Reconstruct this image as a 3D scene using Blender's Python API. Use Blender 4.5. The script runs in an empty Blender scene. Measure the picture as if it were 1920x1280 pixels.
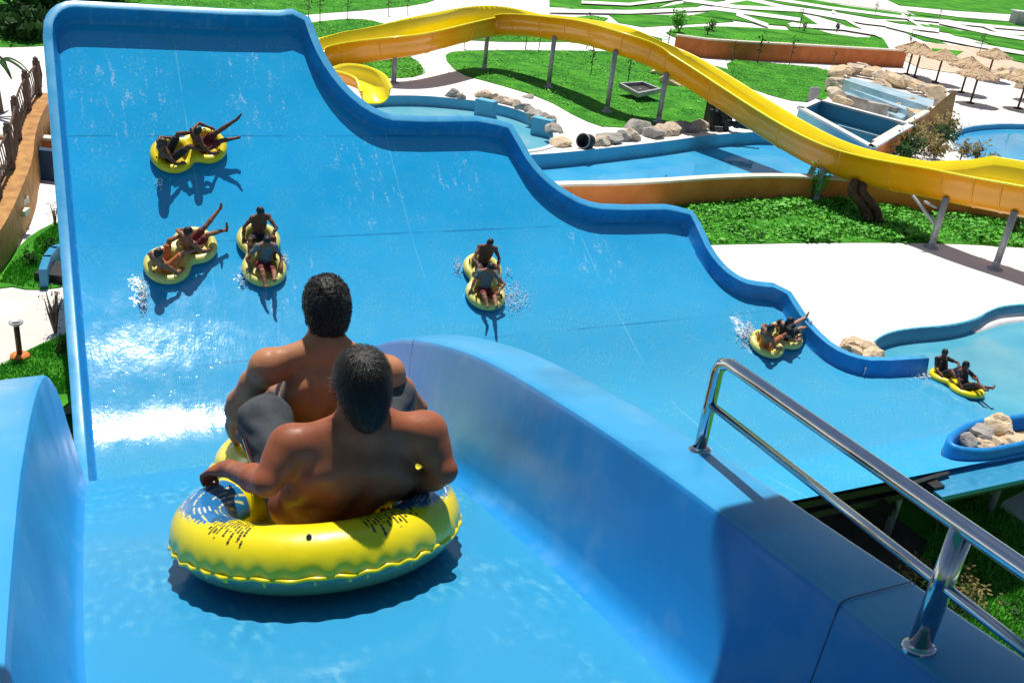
import bpy, bmesh, math, random
import numpy as np
from mathutils import Vector, Matrix, Quaternion, noise
from mathutils.geometry import tessellate_polygon
random.seed(7); np.random.seed(7)
rad = math.radians
scene = bpy.context.scene
col = scene.collection

# ------------------------------------------------------------------ frame of the place
CZ = 12.2                                   # eye height of the photographer over the lowest lawn
FPX = 1808.5                                # focal length in photo pixels (1920 wide)
TH = math.atan2(850, FPX)                   # camera looks down by this
RX, RY = .9928, .1196                       # slight roll
CT, ST = math.cos(TH), math.sin(TH)
AL = rad(-27.5)                             # heading of the blue slide
Pd = Vector((math.sin(AL), math.cos(AL), 0))   # down the chute and up the wall
Ad = Vector((math.cos(AL), -math.sin(AL), 0))  # along the wall, to the right
T1, T2, T0 = -9.95, -9.1, -12.2             # lower terrace, upper terrace, lowest lawn (relative to the eye)

def ray(px, py):
    u, v = px - 960, py - 640
    a = u*RX + v*RY; b = -u*RY + v*RX
    return Vector((a, FPX*CT - b*ST, -FPX*ST - b*CT))
def G(px, py, z):                            # point of the horizontal plane z
    d = ray(px, py); t = z/d.z
    return Vector((d.x*t, d.y*t, z + CZ))
def at_dist(px, py, y):
    d = ray(px, py); t = y/d.y
    return Vector((d.x*t, d.y*t, d.z*t + CZ))
def W(s, p, z):
    v = Pd*p + Ad*s
    return Vector((v.x, v.y, z + CZ))
def SP(v):
    return Ad.dot(v), Pd.dot(v)

# ------------------------------------------------------------------ object helpers
def tag(o, label=None, cat=None, group=None, kind=None):
    if label: o['label'] = label
    if cat: o['category'] = cat
    if group: o['group'] = group
    if kind: o['kind'] = kind
    return o
def thing(name, loc, label, cat, group=None):
    o = bpy.data.objects.new(name, None); col.objects.link(o)
    o.location = loc; o.empty_display_size = .2
    return tag(o, label, cat, group)
def wm(o):
    m = o.matrix_basis.copy()
    if o.parent: m = wm(o.parent) @ o.matrix_parent_inverse @ m
    return m
def link(name, me, mat, parent=None, smooth=True):
    o = bpy.data.objects.new(name, me); col.objects.link(o)
    if mat is not None:
        for m in (mat if isinstance(mat, (list, tuple)) else [mat]): me.materials.append(m)
    if smooth and len(me.polygons):
        me.polygons.foreach_set('use_smooth', [True]*len(me.polygons))
    if parent: o.parent = parent; o.matrix_parent_inverse = wm(parent).inverted()
    return o
def mesh(name, verts, faces):
    me = bpy.data.meshes.new(name)
    me.from_pydata([tuple(v) for v in verts], [], faces); me.update()
    return me
def children(o): return [c for c in bpy.data.objects if c.parent is o]
def copy_tree(o, mtx=None, parent=None, mats=None):
    c = o.copy(); col.objects.link(c)
    if parent:
        inv = o.matrix_parent_inverse.copy(); c.parent = parent; c.matrix_parent_inverse = inv
    if mtx is not None: c.matrix_basis = mtx
    if mats and c.type == 'MESH' and c.name.split('.')[0] in mats:
        for i, m in enumerate(mats[c.name.split('.')[0]]):
            c.material_slots[i].link = 'OBJECT'; c.material_slots[i].material = m
    for ch in children(o): copy_tree(ch, None, c, mats)
    return c

class MB:
    def __init__(s): s.v = []; s.f = []; s.m = []
    def add(s, v, f, m=0):
        n = len(s.v); s.v += [Vector(x) for x in v]; s.f += [[i+n for i in q] for q in f]; s.m += [m]*len(f)
    def box(s, c, size, x=None, y=None, z=None, m=0):
        x = Vector(x or (1,0,0)).normalized(); z = Vector(z or (0,0,1)).normalized()
        y = Vector(y) if y else z.cross(x)
        c = Vector(c); a, b, d = [k/2 for k in size]
        v = [c + x*i*a + y*j*b + z*k*d for k in (-1,1) for j in (-1,1) for i in (-1,1)]
        s.add(v, [(0,2,3,1),(4,5,7,6),(0,1,5,4),(2,6,7,3),(0,4,6,2),(1,3,7,5)], m)
    def tube(s, path, r, seg=10, caps=True, m=0):
        path = [Vector(p) for p in path]; n = len(path)
        rs = r if isinstance(r, (list, tuple)) else [r]*n
        t0 = (path[1]-path[0]).normalized()
        up = Vector((0,0,1)) if abs(t0.z) < .9 else Vector((1,0,0))
        x = t0.cross(up).normalized(); vs = []
        for i, p in enumerate(path):
            t = (path[min(i+1,n-1)] - path[max(i-1,0)]).normalized()
            x = (x - t*x.dot(t)).normalized(); y = t.cross(x)
            vs += [p + (x*math.cos(k*math.tau/seg) + y*math.sin(k*math.tau/seg))*rs[i] for k in range(seg)]
        fs = [(i*seg+k, i*seg+(k+1)%seg, (i+1)*seg+(k+1)%seg, (i+1)*seg+k) for i in range(n-1) for k in range(seg)]
        if caps: fs += [tuple(range(seg))[::-1], tuple((n-1)*seg+k for k in range(seg))]
        s.add(vs, fs, m)
    def lathe(s, c, prof, seg=16, m=0, axis=None):
        c = Vector(c); z = Vector(axis or (0,0,1)).normalized()
        x = z.orthogonal().normalized(); y = z.cross(x); n = len(prof)
        vs = [c + z*h + (x*math.cos(k*math.tau/seg)+y*math.sin(k*math.tau/seg))*r for r, h in prof for k in range(seg)]
        fs = [(i*seg+k, i*seg+(k+1)%seg, (i+1)*seg+(k+1)%seg, (i+1)*seg+k) for i in range(n-1) for k in range(seg)]
        s.add(vs, fs, m)
    def blob(s, c, r, sub=2, rough=.25, freq=1.6, rot=None, seed=0, flat=0):
        bm = bmesh.new(); bmesh.ops.create_icosphere(bm, subdivisions=sub, radius=1)
        rr = random.Random(seed); off = Vector((rr.uniform(0,99), rr.uniform(0,99), rr.uniform(0,99)))
        planes = [(Vector((rr.gauss(0,1), rr.gauss(0,1), rr.gauss(0,1))).normalized(), rr.uniform(.62,.85)) for _ in range(flat)]
        vs = []
        for v in bm.verts:
            q = v.co*(1 + rough*noise.noise(v.co*freq+off) + rough*.4*noise.noise(v.co*freq*3+off))
            for n_, d_ in planes:
                e = q.dot(n_) - d_
                if e > 0: q -= n_*e
            q = Vector((q.x*r[0], q.y*r[1], q.z*r[2]))
            if rot: q = rot @ q
            vs.append(Vector(c)+q)
        s.add(vs, [[v.index for v in f.verts] for f in bm.faces]); bm.free()
    def mesh(s, name='mesh'):
        me = mesh(name, s.v, s.f)
        if any(s.m): me.polygons.foreach_set('material_index', s.m)
        return me
    def build(s, name, mat, parent=None, smooth=False):
        return link(name, s.mesh(name), mat, parent, smooth)

def poly_fill(loops, z, name, mat, parent=None, depth=0):
    """flat polygon with holes, optional skirt downwards; loops are lists of (x,y)"""
    L = [[Vector((p[0], p[1], 0)) for p in lp] for lp in loops]
    flat = [p for lp in L for p in lp]
    tris = tessellate_polygon(L)
    vs = [Vector((p.x, p.y, z)) for p in flat]; fs = []
    for t in tris:
        a, b, c = [flat[i] for i in t]
        fs.append(t if (b-a).cross(c-a).z > 0 else t[::-1])
    if depth:
        n = 0; N = len(vs); vs += [Vector((p.x, p.y, z-depth)) for p in flat]
        for lp in L:
            k = len(lp)
            for i in range(k):
                a, b = n+i, n+(i+1) % k
                fs.append((a, b, b+N, a+N))
            n += k
    me = mesh(name, vs, fs)
    return link(name, me, mat, parent, False)
def smooth_loop(pts, it=2, closed=True):
    pts = [Vector((p[0], p[1])) for p in pts]
    for _ in range(it):
        q = []; n = len(pts)
        for i in range(n if closed else n-1):
            a, b = pts[i], pts[(i+1) % n]; q += [a*.75+b*.25, a*.25+b*.75]
        pts = q if closed else [pts[0]] + q + [pts[-1]]
    return [(p.x, p.y) for p in pts]
def GP(pix, z, it=2):
    return smooth_loop([(G(x, y, z).x, G(x, y, z).y) for x, y in pix], it)
def inside(pt, lp):
    x, y = pt; r = False; n = len(lp); j = n-1
    for i in range(n):
        xi, yi = lp[i]; xj, yj = lp[j]
        if (yi > y) != (yj > y) and x < (xj-xi)*(y-yi)/(yj-yi)+xi: r = not r
        j = i
    return r
def cat_interp(xs, ys, x):
    return np.interp(x, xs, ys)
def hermite(xs, ys):
    xs = np.array(xs, float); ys = np.array(ys, float)
    h = np.diff(xs); d = np.diff(ys)/h
    m = np.empty_like(xs); m[0] = d[0]; m[-1] = d[-1]
    m[1:-1] = (d[:-1]*h[1:] + d[1:]*h[:-1])/(h[1:]+h[:-1])
    def f(x):
        i = min(max(int(np.searchsorted(xs, x)-1), 0), len(h)-1)
        t = (x-xs[i])/h[i]; t2 = t*t; t3 = t2*t
        return (2*t3-3*t2+1)*ys[i] + (t3-2*t2+t)*h[i]*m[i] + (-2*t3+3*t2)*ys[i+1] + (t3-t2)*h[i]*m[i+1]
    return f

# ------------------------------------------------------------------ materials
def new_mat(name):
    m = bpy.data.materials.new(name); m.use_nodes = True
    nt = m.node_tree; b = nt.nodes['Principled BSDF']
    return m, nt, b
def N(nt, t, **kw):
    n = nt.nodes.new(t)
    for k, v in kw.items():
        if k.startswith('i_'): n.inputs[k[2:].replace('_', ' ')].default_value = v
        else: setattr(n, k, v)
    return n
def ramp(nt, fac, stops):
    r = nt.nodes.new('ShaderNodeValToRGB'); e = r.color_ramp.elements
    while len(e) > 1: e.remove(e[-1])
    e[0].position = stops[0][0]; e[0].color = (*stops[0][1], 1)
    for p, c in stops[1:]:
        k = e.new(p); k.color = (*c, 1)
    nt.links.new(fac, r.inputs[0]); return r.outputs[0]
def noisy(name, c1, c2, scale=5, rough=.6, bump=.2, bscale=None, metallic=0, detail=5, coords='Object', coat=0, mid=.5, w=.2, c3=None, spec=.5, bdist=.02):
    m, nt, b = new_mat(name); L = nt.links.new
    tc = N(nt, 'ShaderNodeTexCoord')
    n1 = N(nt, 'ShaderNodeTexNoise'); n1.inputs['Scale'].default_value = scale; n1.inputs['Detail'].default_value = detail
    L(tc.outputs[coords], n1.inputs['Vector'])
    st = [(mid-w, c1), (mid+w, c2)]
    if c3: st.append((min(mid+2*w, 1), c3))
    L(ramp(nt, n1.outputs['Fac'], st), b.inputs['Base Color'])
    b.inputs['Roughness'].default_value = rough; b.inputs['Metallic'].default_value = metallic
    b.inputs['Specular IOR Level'].default_value = spec
    if coat: b.inputs['Coat Weight'].default_value = coat; b.inputs['Coat Roughness'].default_value = .08
    if bump:
        n2 = N(nt, 'ShaderNodeTexNoise'); n2.inputs['Scale'].default_value = bscale or scale*4; n2.inputs['Detail'].default_value = 4
        L(tc.outputs[coords], n2.inputs['Vector'])
        bp = N(nt, 'ShaderNodeBump'); bp.inputs['Strength'].default_value = bump; bp.inputs['Distance'].default_value = bdist
        L(n2.outputs['Fac'], bp.inputs['Height']); L(bp.outputs['Normal'], b.inputs['Normal'])
    return m
M = {}
M['white_pave'] = noisy('white_paving', (.72,.70,.66), (.86,.84,.81), .35, .8, .15, 6)
M['path'] = noisy('pale_path', (.60,.55,.49), (.74,.69,.63), .6, .85, .2, 8)
M['grass'] = noisy('lawn', (.025,.17,.012), (.075,.32,.022), 1.1, .9, .5, 9, detail=9, w=.16, c3=(.11,.38,.03), spec=.15, bdist=.1)
M['grass_far'] = noisy('field', (.03,.17,.014), (.085,.33,.026), .35, .9, .4, 4, detail=10, w=.14, spec=.1, bdist=.1)
M['leaf'] = noisy('leaves', (.06,.33,.02), (.15,.52,.045), 3, .6, 0, spec=.3)
M['leaf_dark'] = noisy('dark_leaves', (.008,.035,.008), (.03,.10,.015), 3, .7, 0, spec=.2)
M['leaf_dry'] = noisy('dry_leaves', (.16,.13,.04), (.34,.26,.10), 3, .7, 0, spec=.2)
M['twig'] = noisy('twigs', (.10,.06,.05), (.2,.13,.11), 9, .8, 0)
M['terracotta'] = noisy('orange_render', (.62,.17,.03), (.80,.27,.06), 1.2, .8, .3, 10)
M['brown_wall'] = noisy('brown_render', (.50,.13,.03), (.62,.19,.05), 1.5, .8, .2, 10)
M['amber'] = noisy('amber_stone', (.30,.12,.025), (.55,.28,.07), 3.2, .7, .6, 7, detail=8)
M['coping'] = noisy('coping', (.68,.58,.47), (.80,.72,.62), 3, .7, .15)
M['rock'] = noisy('limestone', (.36,.29,.22), (.72,.60,.45), 1.7, .9, .7, 7, detail=8, c3=(.80,.72,.60), bdist=.06)
M['rock_grey'] = noisy('grey_limestone', (.22,.21,.20), (.50,.46,.40), 1.7, .9, .7, 7, detail=8, c3=(.66,.60,.52), bdist=.06)
M['rock_sand'] = noisy('sand_rock', (.58,.42,.26), (.78,.62,.42), 2.5, .9, .6, 8, detail=8, bdist=.06)
M['yellow'] = noisy('yellow_fibreglass', (.94,.76,.006), (.98,.84,.012), .8, .28, .05, 3, coat=.3)
M['orange'] = noisy('yellow_fibreglass_shade', (.90,.33,.003), (.95,.38,.004), .8, .32, .05, 3, coat=.3)  # same fibreglass outside, its shade put into the colour as orange
M['steel'] = noisy('galvanised_steel', (.30,.31,.33), (.45,.46,.48), 6, .55, .1, metallic=.3)
M['dark_steel'] = noisy('dark_steel', (.012,.010,.009), (.035,.028,.024), 6, .6, .2)
M['rust'] = noisy('brown_steel', (.05,.022,.015), (.11,.05,.03), 6, .7, .2)
M['black'] = noisy('black_rubber', (.008,.008,.009), (.02,.02,.022), 8, .5, .1)
M['thatch'] = noisy('thatch', (.40,.27,.15), (.74,.55,.36), 7, .95, .9, 18, detail=8, bdist=.08)
M['white_concrete'] = noisy('white_concrete', (.62,.63,.64), (.76,.76,.76), 2, .8, .2)
M['pale_blue_wet'] = noisy('pale_blue_wet', (.34,.55,.66), (.62,.76,.82), 1.2, .15, .3, 5)
M['soil_and_shade'] = noisy('dark_soil_and_shade', (.05,.035,.02), (.11,.08,.05), 2, .95, .6, 9)
M['sand_pave'] = noisy('sandy_paving', (.55,.40,.28), (.72,.57,.42), 1.5, .9, .4, 9)
M['chrome'], _nt, _b = new_mat('polished_steel')
_n = N(_nt, 'ShaderNodeTexNoise'); _n.inputs['Scale'].default_value = 30
_b.inputs['Metallic'].default_value = 1; _b.inputs['Roughness'].default_value = .13
_nt.links.new(ramp(_nt, _n.outputs['Fac'], [(.3, (.42,.45,.50)), (.7, (.52,.55,.60))]), _b.inputs['Base Color'])

def skin(name, c, rough=.5):
    d = tuple(x*.72 for x in c); l = tuple(min(1, x*1.18) for x in c)
    m = noisy(name, d, l, 9, rough, .22, 45, detail=6, spec=.45, bdist=.004, w=.25)
    b = m.node_tree.nodes['Principled BSDF']
    L = m.node_tree.links.new; tc = N(m.node_tree, 'ShaderNodeTexCoord')
    n3 = N(m.node_tree, 'ShaderNodeTexNoise'); n3.inputs['Scale'].default_value = 26; n3.inputs['Detail'].default_value = 7; L(tc.outputs['Object'], n3.inputs['Vector'])
    mr = N(m.node_tree, 'ShaderNodeMapRange'); mr.inputs[1].default_value = .35; mr.inputs[2].default_value = .65; mr.inputs[3].default_value = .40; mr.inputs[4].default_value = .68
    L(n3.outputs['Fac'], mr.inputs[0]); L(mr.outputs[0], b.inputs['Roughness'])
    b.inputs['Specular IOR Level'].default_value = .3
    b.inputs['Subsurface Weight'].default_value = .08; b.inputs['Subsurface Radius'].default_value = (.012, .005, .003)
    return m
def cloth(name, c, rough=.8):
    return noisy(name, tuple(x*.7 for x in c), tuple(min(1, x*1.2) for x in c), 14, rough, .3, 60, bdist=.006)
M['skin_tan'] = skin('tanned_skin', (.47,.195,.095))
M['skin_red'] = skin('reddish_skin', (.33,.10,.045))
M['skin_a'] = skin('skin_brown', (.30,.13,.075))
M['skin_b'] = skin('skin_dark', (.16,.065,.04))
M['skin_c'] = skin('skin_light', (.50,.27,.17))
M['hair'] = noisy('black_hair', (.004,.003,.003), (.014,.010,.008), 40, .55, .5, 120, bdist=.004)
M['hair_wet'] = noisy('wet_hair', (.006,.004,.003), (.05,.032,.022), 25, .33, .3, 120, bdist=.004)
M['hair_brown'] = noisy('brown_hair', (.02,.011,.006), (.06,.03,.015), 40, .5, .4, 120, bdist=.004)
M['eye'] = noisy('eyes', (.01,.008,.006), (.03,.02,.015), 30, .2, 0)
M['mouth'] = noisy('lips', (.20,.06,.045), (.26,.09,.07), 30, .5, 0)
M['short_grey'] = cloth('charcoal_shorts', (.05,.058,.068))
M['short_red'] = cloth('red_shorts', (.16,.018,.022))
M['short_dark'] = cloth('dark_shorts', (.02,.02,.03))
M['short_blue'] = cloth('blue_shorts', (.05,.10,.25))
M['shirt_grey'] = cloth('grey_shirt', (.13,.17,.20))
M['shirt_dark'] = cloth('dark_shirt', (.022,.02,.028))
M['shirt_pink'] = cloth('pink_shirt', (.55,.34,.38))
M['short_orange'] = cloth('orange_shorts', (.55,.17,.05))
M['stripe_white'] = cloth('white_stripe', (.75,.75,.75))
M['stripe_red'] = cloth('red_stripe', (.55,.05,.05))

# ------------------------------------------------------------------ camera, sun, sky
cam = bpy.data.objects.new('camera', bpy.data.cameras.new('camera')); col.objects.link(cam)
cam.data.sensor_width = 36; cam.data.lens = 36*FPX/1920
cam.data.clip_start = .05; cam.data.clip_end = 3000
F_ = Vector((0, CT, -ST)); D_ = Vector((0, -ST, -CT)); X_ = Vector((1, 0, 0))
U_ = X_*RX - D_*RY; V_ = X_*RY + D_*RX
cam.matrix_world = Matrix(((U_.x, -V_.x, -F_.x, 0), (U_.y, -V_.y, -F_.y, 0), (U_.z, -V_.z, -F_.z, CZ), (0, 0, 0, 1)))
scene.camera = cam
SUN_EL, SUN_AZ = rad(69.5), rad(-17)
sund = Vector((math.sin(SUN_AZ)*math.cos(SUN_EL), math.cos(SUN_AZ)*math.cos(SUN_EL), math.sin(SUN_EL)))
sun = bpy.data.objects.new('sun', bpy.data.lights.new('sun', 'SUN')); col.objects.link(sun)
sun.data.energy = 5.2; sun.data.angle = rad(.5); sun.data.color = (1, .95, .87)
sun.rotation_mode = 'QUATERNION'; sun.rotation_quaternion = (-sund).to_track_quat('-Z', 'Y')
sun.location = (0, 0, 60)
w = bpy.data.worlds.new('World'); scene.world = w; w.use_nodes = True
sky = w.node_tree.nodes.new('ShaderNodeTexSky'); sky.sky_type = 'NISHITA'; sky.sun_disc = False
sky.sun_elevation = SUN_EL; sky.sun_rotation = SUN_AZ
bg = w.node_tree.nodes['Background']; bg.inputs['Strength'].default_value = .072
w.node_tree.links.new(sky.outputs[0], bg.inputs[0])
scene.view_settings.view_transform = 'Standard'; scene.view_settings.look = 'None'
scene.view_settings.exposure = 0; scene.view_settings.gamma = 1
scene.cycles.max_bounces = 6; scene.cycles.use_denoising = True
# ------------------------------------------------------------------ the blue wall slide
PROF = [(-2,-1.67),(0,-1.70),(1,-1.80),(1.72,-1.94),(2.67,-2.19),(3.3,-2.39),(4.3,-2.84),(5.2,-3.42),(6,-4.1),(7,-5.12),
        (8,-6.25),(9,-7.38),(10,-8.38),(11,-9.18),(12,-9.73),(13,-10.05),(14,-10.18),(14.7,-10.2),(15.5,-10.19),(16.3,-10.05),
        (17.2,-9.73),(17.85,-9.42),(19.1,-8.84),(20.4,-8.12),(22.6,-6.45),(25,-4.35),(26.5,-2.98),(28,-1.55)]
zf = hermite([a for a, b in PROF], [b for a, b in PROF])
znear = hermite([10, 11, 12.0, 12.55, 12.8, 13.4, 14.7], [-9.55, -9.75, -9.98, -10.11, -10.17, -10.2, -10.2])
def zbed(s, p):
    a = zf(p)
    if p < 14.7 and s > 1.5:
        k = min(1, max(0, (s-1.5)/2.5)); k = k*k*(3-2*k)
        a = a*(1-k) + znear(p)*k
    if s > 18.5: a -= .05*(s-18.5)
    return a
def sL(p): return .02*max(0, p-2.6) - .055*min(1, max(0, 1-(p-2)/4))
def HP(px, py):                               # where the view line of a photo point meets the slide surface
    d = ray(px, py); h = d.normalized()
    lo = 14.8/Pd.dot(h) if py < 820 else 1.0
    f = lambda t: (h*t).z - zf(Pd.dot(h*t))
    a = lo; b = a
    while b < 60 and f(b) > 0: a = b; b += .1
    for _ in range(40):
        c = (a+b)/2
        if f(c) > 0: a = c
        else: b = c
    v = h*b; return Ad.dot(v), Pd.dot(v)
def nrm(p, s=0):
    g = (zbed(s, p+.02)-zbed(s, p-.02))/.04
    return (Vector((0,0,1)) - Pd*g).normalized()

LIPPX = [(556,53),(566,85),(584,128),(616,176),(655,215),(697,241),(740,253),(934,250),(956,290),(976,325),(1006,358),(1042,386),(1084,408),
         (1130,417),(1275,414),(1290,445),(1310,490),(1338,525),(1368,547),(1398,559),(1454,564),(1472,596),(1502,638),(1545,677),(1590,699),(1640,709),(1740,698)]
lip_sp = [HP(x, y) for x, y in LIPPX]
PT = HP(330, 52)[1]
lip_core = smooth_loop([(.9, PT), (5.4, PT)] + lip_sp, 1, closed=False)
corner = [(.46+.44*(1-math.cos(a)), PT-.44+.44*math.sin(a)) for a in np.linspace(0, math.pi/2, 7)]
def dens(pts, step):
    out = []
    for (a, b), (c, d) in zip(pts, pts[1:]):
        n = max(1, int(math.hypot(c-a, d-b)/step))
        out += [(a+(c-a)*i/n, b+(d-b)*i/n) for i in range(n)]
    return out + [pts[-1]]
lip_path = dens(corner + lip_core[1:], .25)
LS = np.array([a for a, b in lip_path]); LP = np.array([b for a, b in lip_path])
for i in range(1, len(LS)): LS[i] = max(LS[i], LS[i-1]+1e-4)
def p_lip(s): return float(np.interp(s, LS, LP))

def sweep(path, prof, hs, zfun=zbed, nfun=None, name='wall', cap=True):
    """profile (outward, normal) swept along (s, p) points lying on the slide surface"""
    P3 = [W(s, p, zfun(s, p)) for s, p in path]; n = len(path); vs = []; uv = []
    for i in range(n):
        t = (P3[min(i+1, n-1)] - P3[max(i-1, 0)]).normalized()
        nn = nfun(*path[i]) if nfun else nrm(path[i][1], path[i][0])
        o = nn.cross(t).normalized()
        h = hs(*path[i]) if callable(hs) else hs
        for a, b in prof:
            vs.append(P3[i] + o*a + nn*(b*h if b > 0 else b))
    k = len(prof)
    fs = [(i*k+j, (i+1)*k+j, (i+1)*k+j+1, i*k+j+1) for i in range(n-1) for j in range(k-1)]
    if cap: fs += [tuple(range(k)), tuple(range((n-1)*k, n*k))[::-1]]
    me = mesh(name, vs, fs)
    ul = me.uv_layers.new(name='sp')
    vi = np.empty(len(me.loops), int); me.loops.foreach_get('vertex_index', vi)
    arr = np.array([path[v//k] for v in range(len(vs))])[vi]
    ul.data.foreach_set('uv', arr.ravel())
    return me

def blue_mat(name, wet=True, base=((.010,.335,.68),(.018,.395,.78)), foam_glare=True, seams=True):
    m, nt, b = new_mat(name); L = nt.links.new
    uv = N(nt, 'ShaderNodeUVMap'); uv.uv_map = 'sp'
    sx = N(nt, 'ShaderNodeSeparateXYZ'); L(uv.outputs[0], sx.inputs[0])
    tc = N(nt, 'ShaderNodeTexCoord')
    def mth(op, a, bb=None, cl=False):
        n = N(nt, 'ShaderNodeMath', operation=op); n.use_clamp = cl
        for i, x in enumerate((a, bb)):
            if x is None: continue
            if isinstance(x, (int, float)): n.inputs[i].default_value = x
            else: L(x, n.inputs[i])
        return n.outputs[0]
    def nz(scale, det=5, vec=None, stretch=None):
        n = N(nt, 'ShaderNodeTexNoise'); n.inputs['Scale'].default_value = scale; n.inputs['Detail'].default_value = det
        v = vec or tc.outputs['Object']
        if stretch:
            mp = N(nt, 'ShaderNodeMapping'); mp.inputs['Scale'].default_value = stretch; L(uv.outputs[0], mp.inputs[0]); v = mp.outputs[0]
        L(v, n.inputs['Vector']); return n.outputs['Fac']
    def rng(x, a, bb, c, d):
        n = N(nt, 'ShaderNodeMapRange'); n.inputs[1].default_value = a; n.inputs[2].default_value = bb; n.inputs[3].default_value = c; n.inputs[4].default_value = d
        L(x, n.inputs[0]); return n.outputs[0]
    def mixc(f, a, bb):
        n = N(nt, 'ShaderNodeMix', data_type='RGBA')
        if isinstance(f, float): n.inputs[0].default_value = f
        else: L(f, n.inputs[0])
        for i, x in ((6, a), (7, bb)):
            if isinstance(x, tuple): n.inputs[i].default_value = (*x, 1)
            else: L(x, n.inputs[i])
        return n.outputs[2]
    s_, p_ = sx.outputs[0], sx.outputs[1]
    colr = ramp(nt, nz(.55, 6), [(.3, base[0]), (.7, base[1])])
    height = None
    if wet:
        # thin sheet of water: turquoise on the flat with sky sheen put in the colour, streaky on the slope
        dry = mth('MULTIPLY', mth('MULTIPLY', rng(p_, 12.66, 12.60, 0, 1), rng(p_, 7, 8, 0, 1)), rng(s_, 3, 4, 0, 1))
        flat = mth('MULTIPLY', mth('MAXIMUM', rng(p_, 22.5, 16, 0, 1), 0.0), mth('SUBTRACT', 1.0, mth('MULTIPLY', dry, .5)))
        film_sheen = mth('ADD', mth('MULTIPLY', flat, .75), mth('MULTIPLY', mth('SUBTRACT', nz(1.1, 6), .5), .45), True)
        nearc = mixc(rng(p_, 8, 5, 0, 1), (.066,.33,.51), (.042,.258,.46))  # near floor darkened in colour to even out the stronger sun there
        colr = mixc(film_sheen, colr, nearc)
        rp = nz(1, 7, None, (26, 13, 1)); rp2 = nz(2.2, 4)
        fl = mth('MULTIPLY', mth('MULTIPLY', rng(rp, .52, .66, 0, 1), rng(rp2, .42, .6, 0, 1)), rng(p_, 22, 14, .25, .5))
        colr = mixc(fl, colr, (.17,.47,.58))
        dk2 = mth('MULTIPLY', mth('MULTIPLY', rng(rp, .46, .34, 0, 1), rng(rp2, .42, .6, 0, 1)), rng(p_, 22, 14, .2, .45))
        colr = mixc(dk2, colr, (.03,.20,.36))
        rip = nz(1, 6, None, (5, 1.6, 1)); fine = nz(9, 6)
        height = mth('ADD', mth('ADD', rip, mth('MULTIPLY', fine, .35)), mth('MULTIPLY', rp, .30))
    if foam_glare:
        # broken white water by the tubes; sun glare painted white at lower left
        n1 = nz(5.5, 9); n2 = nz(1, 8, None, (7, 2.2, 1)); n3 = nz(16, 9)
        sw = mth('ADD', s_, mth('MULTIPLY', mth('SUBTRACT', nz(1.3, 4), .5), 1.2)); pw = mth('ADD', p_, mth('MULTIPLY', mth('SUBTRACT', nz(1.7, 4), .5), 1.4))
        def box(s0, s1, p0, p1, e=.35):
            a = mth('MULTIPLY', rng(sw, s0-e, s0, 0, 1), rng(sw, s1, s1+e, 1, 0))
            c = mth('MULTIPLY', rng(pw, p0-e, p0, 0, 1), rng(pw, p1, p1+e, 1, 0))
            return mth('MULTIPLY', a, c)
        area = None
        for (s0, s1, p0, p1, e, k) in FOAM_GLARE:
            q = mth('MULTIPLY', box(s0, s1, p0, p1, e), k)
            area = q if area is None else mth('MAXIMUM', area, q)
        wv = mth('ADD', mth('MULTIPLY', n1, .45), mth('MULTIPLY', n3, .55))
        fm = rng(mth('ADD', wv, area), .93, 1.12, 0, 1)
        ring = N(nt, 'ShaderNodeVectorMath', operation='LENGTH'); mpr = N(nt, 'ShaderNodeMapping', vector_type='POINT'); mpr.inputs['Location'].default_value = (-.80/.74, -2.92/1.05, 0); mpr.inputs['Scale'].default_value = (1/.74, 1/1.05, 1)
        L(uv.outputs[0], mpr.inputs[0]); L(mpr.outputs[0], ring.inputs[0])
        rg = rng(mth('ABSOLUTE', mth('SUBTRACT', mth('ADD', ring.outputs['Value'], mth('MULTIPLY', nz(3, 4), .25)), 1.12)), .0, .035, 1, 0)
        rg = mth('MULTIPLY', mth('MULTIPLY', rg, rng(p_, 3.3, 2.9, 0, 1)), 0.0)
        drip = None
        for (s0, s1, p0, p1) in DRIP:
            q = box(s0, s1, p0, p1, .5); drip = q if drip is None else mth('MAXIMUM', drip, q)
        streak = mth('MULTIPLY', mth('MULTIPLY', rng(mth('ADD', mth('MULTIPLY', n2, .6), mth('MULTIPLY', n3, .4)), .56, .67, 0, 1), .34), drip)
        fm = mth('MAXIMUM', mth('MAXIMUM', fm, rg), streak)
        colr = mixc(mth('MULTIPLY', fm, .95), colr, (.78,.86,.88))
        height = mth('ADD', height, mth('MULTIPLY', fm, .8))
    if seams:
        def line(x, at, wdt): return mth('LESS_THAN', mth('ABSOLUTE', mth('SUBTRACT', x, at)), wdt)
        dk = None; lt = None
        for a in SEAM_P:
            q = line(p_, a, .018); dk = q if dk is None else mth('MAXIMUM', dk, q)
        for a in SEAM_S:
            q = line(s_, a, .016); lt = q if lt is None else mth('MAXIMUM', lt, q)
        brk = rng(nz(.8, 3), .42, .6, .1, 1)
        colr = mixc(mth('MULTIPLY', mth('MULTIPLY', dk, brk), .55), colr, (.01,.12,.30))
        colr = mixc(mth('MULTIPLY', mth('MULTIPLY', lt, brk), .40), colr, (.20,.55,.72))
    L(colr, b.inputs['Base Color'])
    b.inputs['Roughness'].default_value = .22 if wet else .3
    rgh = rng(nz(2.5, 5),   .3, .7, .07 if wet else .25, .15 if wet else .42)
    if wet: rgh = mth('MAXIMUM', rgh, mth('MULTIPLY', rng(p_, 2.9, 3.7, 0, .75), rng(p_, 14, 11, 0, 1)))
    L(rgh, b.inputs['Roughness'])
    b.inputs['Specular IOR Level'].default_value = .35
    if wet: L(mth('MAXIMUM', rng(p_, 3.0, 3.9, .35, .03), rng(p_, 9, 13, .03, .35)), b.inputs['Specular IOR Level'])
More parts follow.
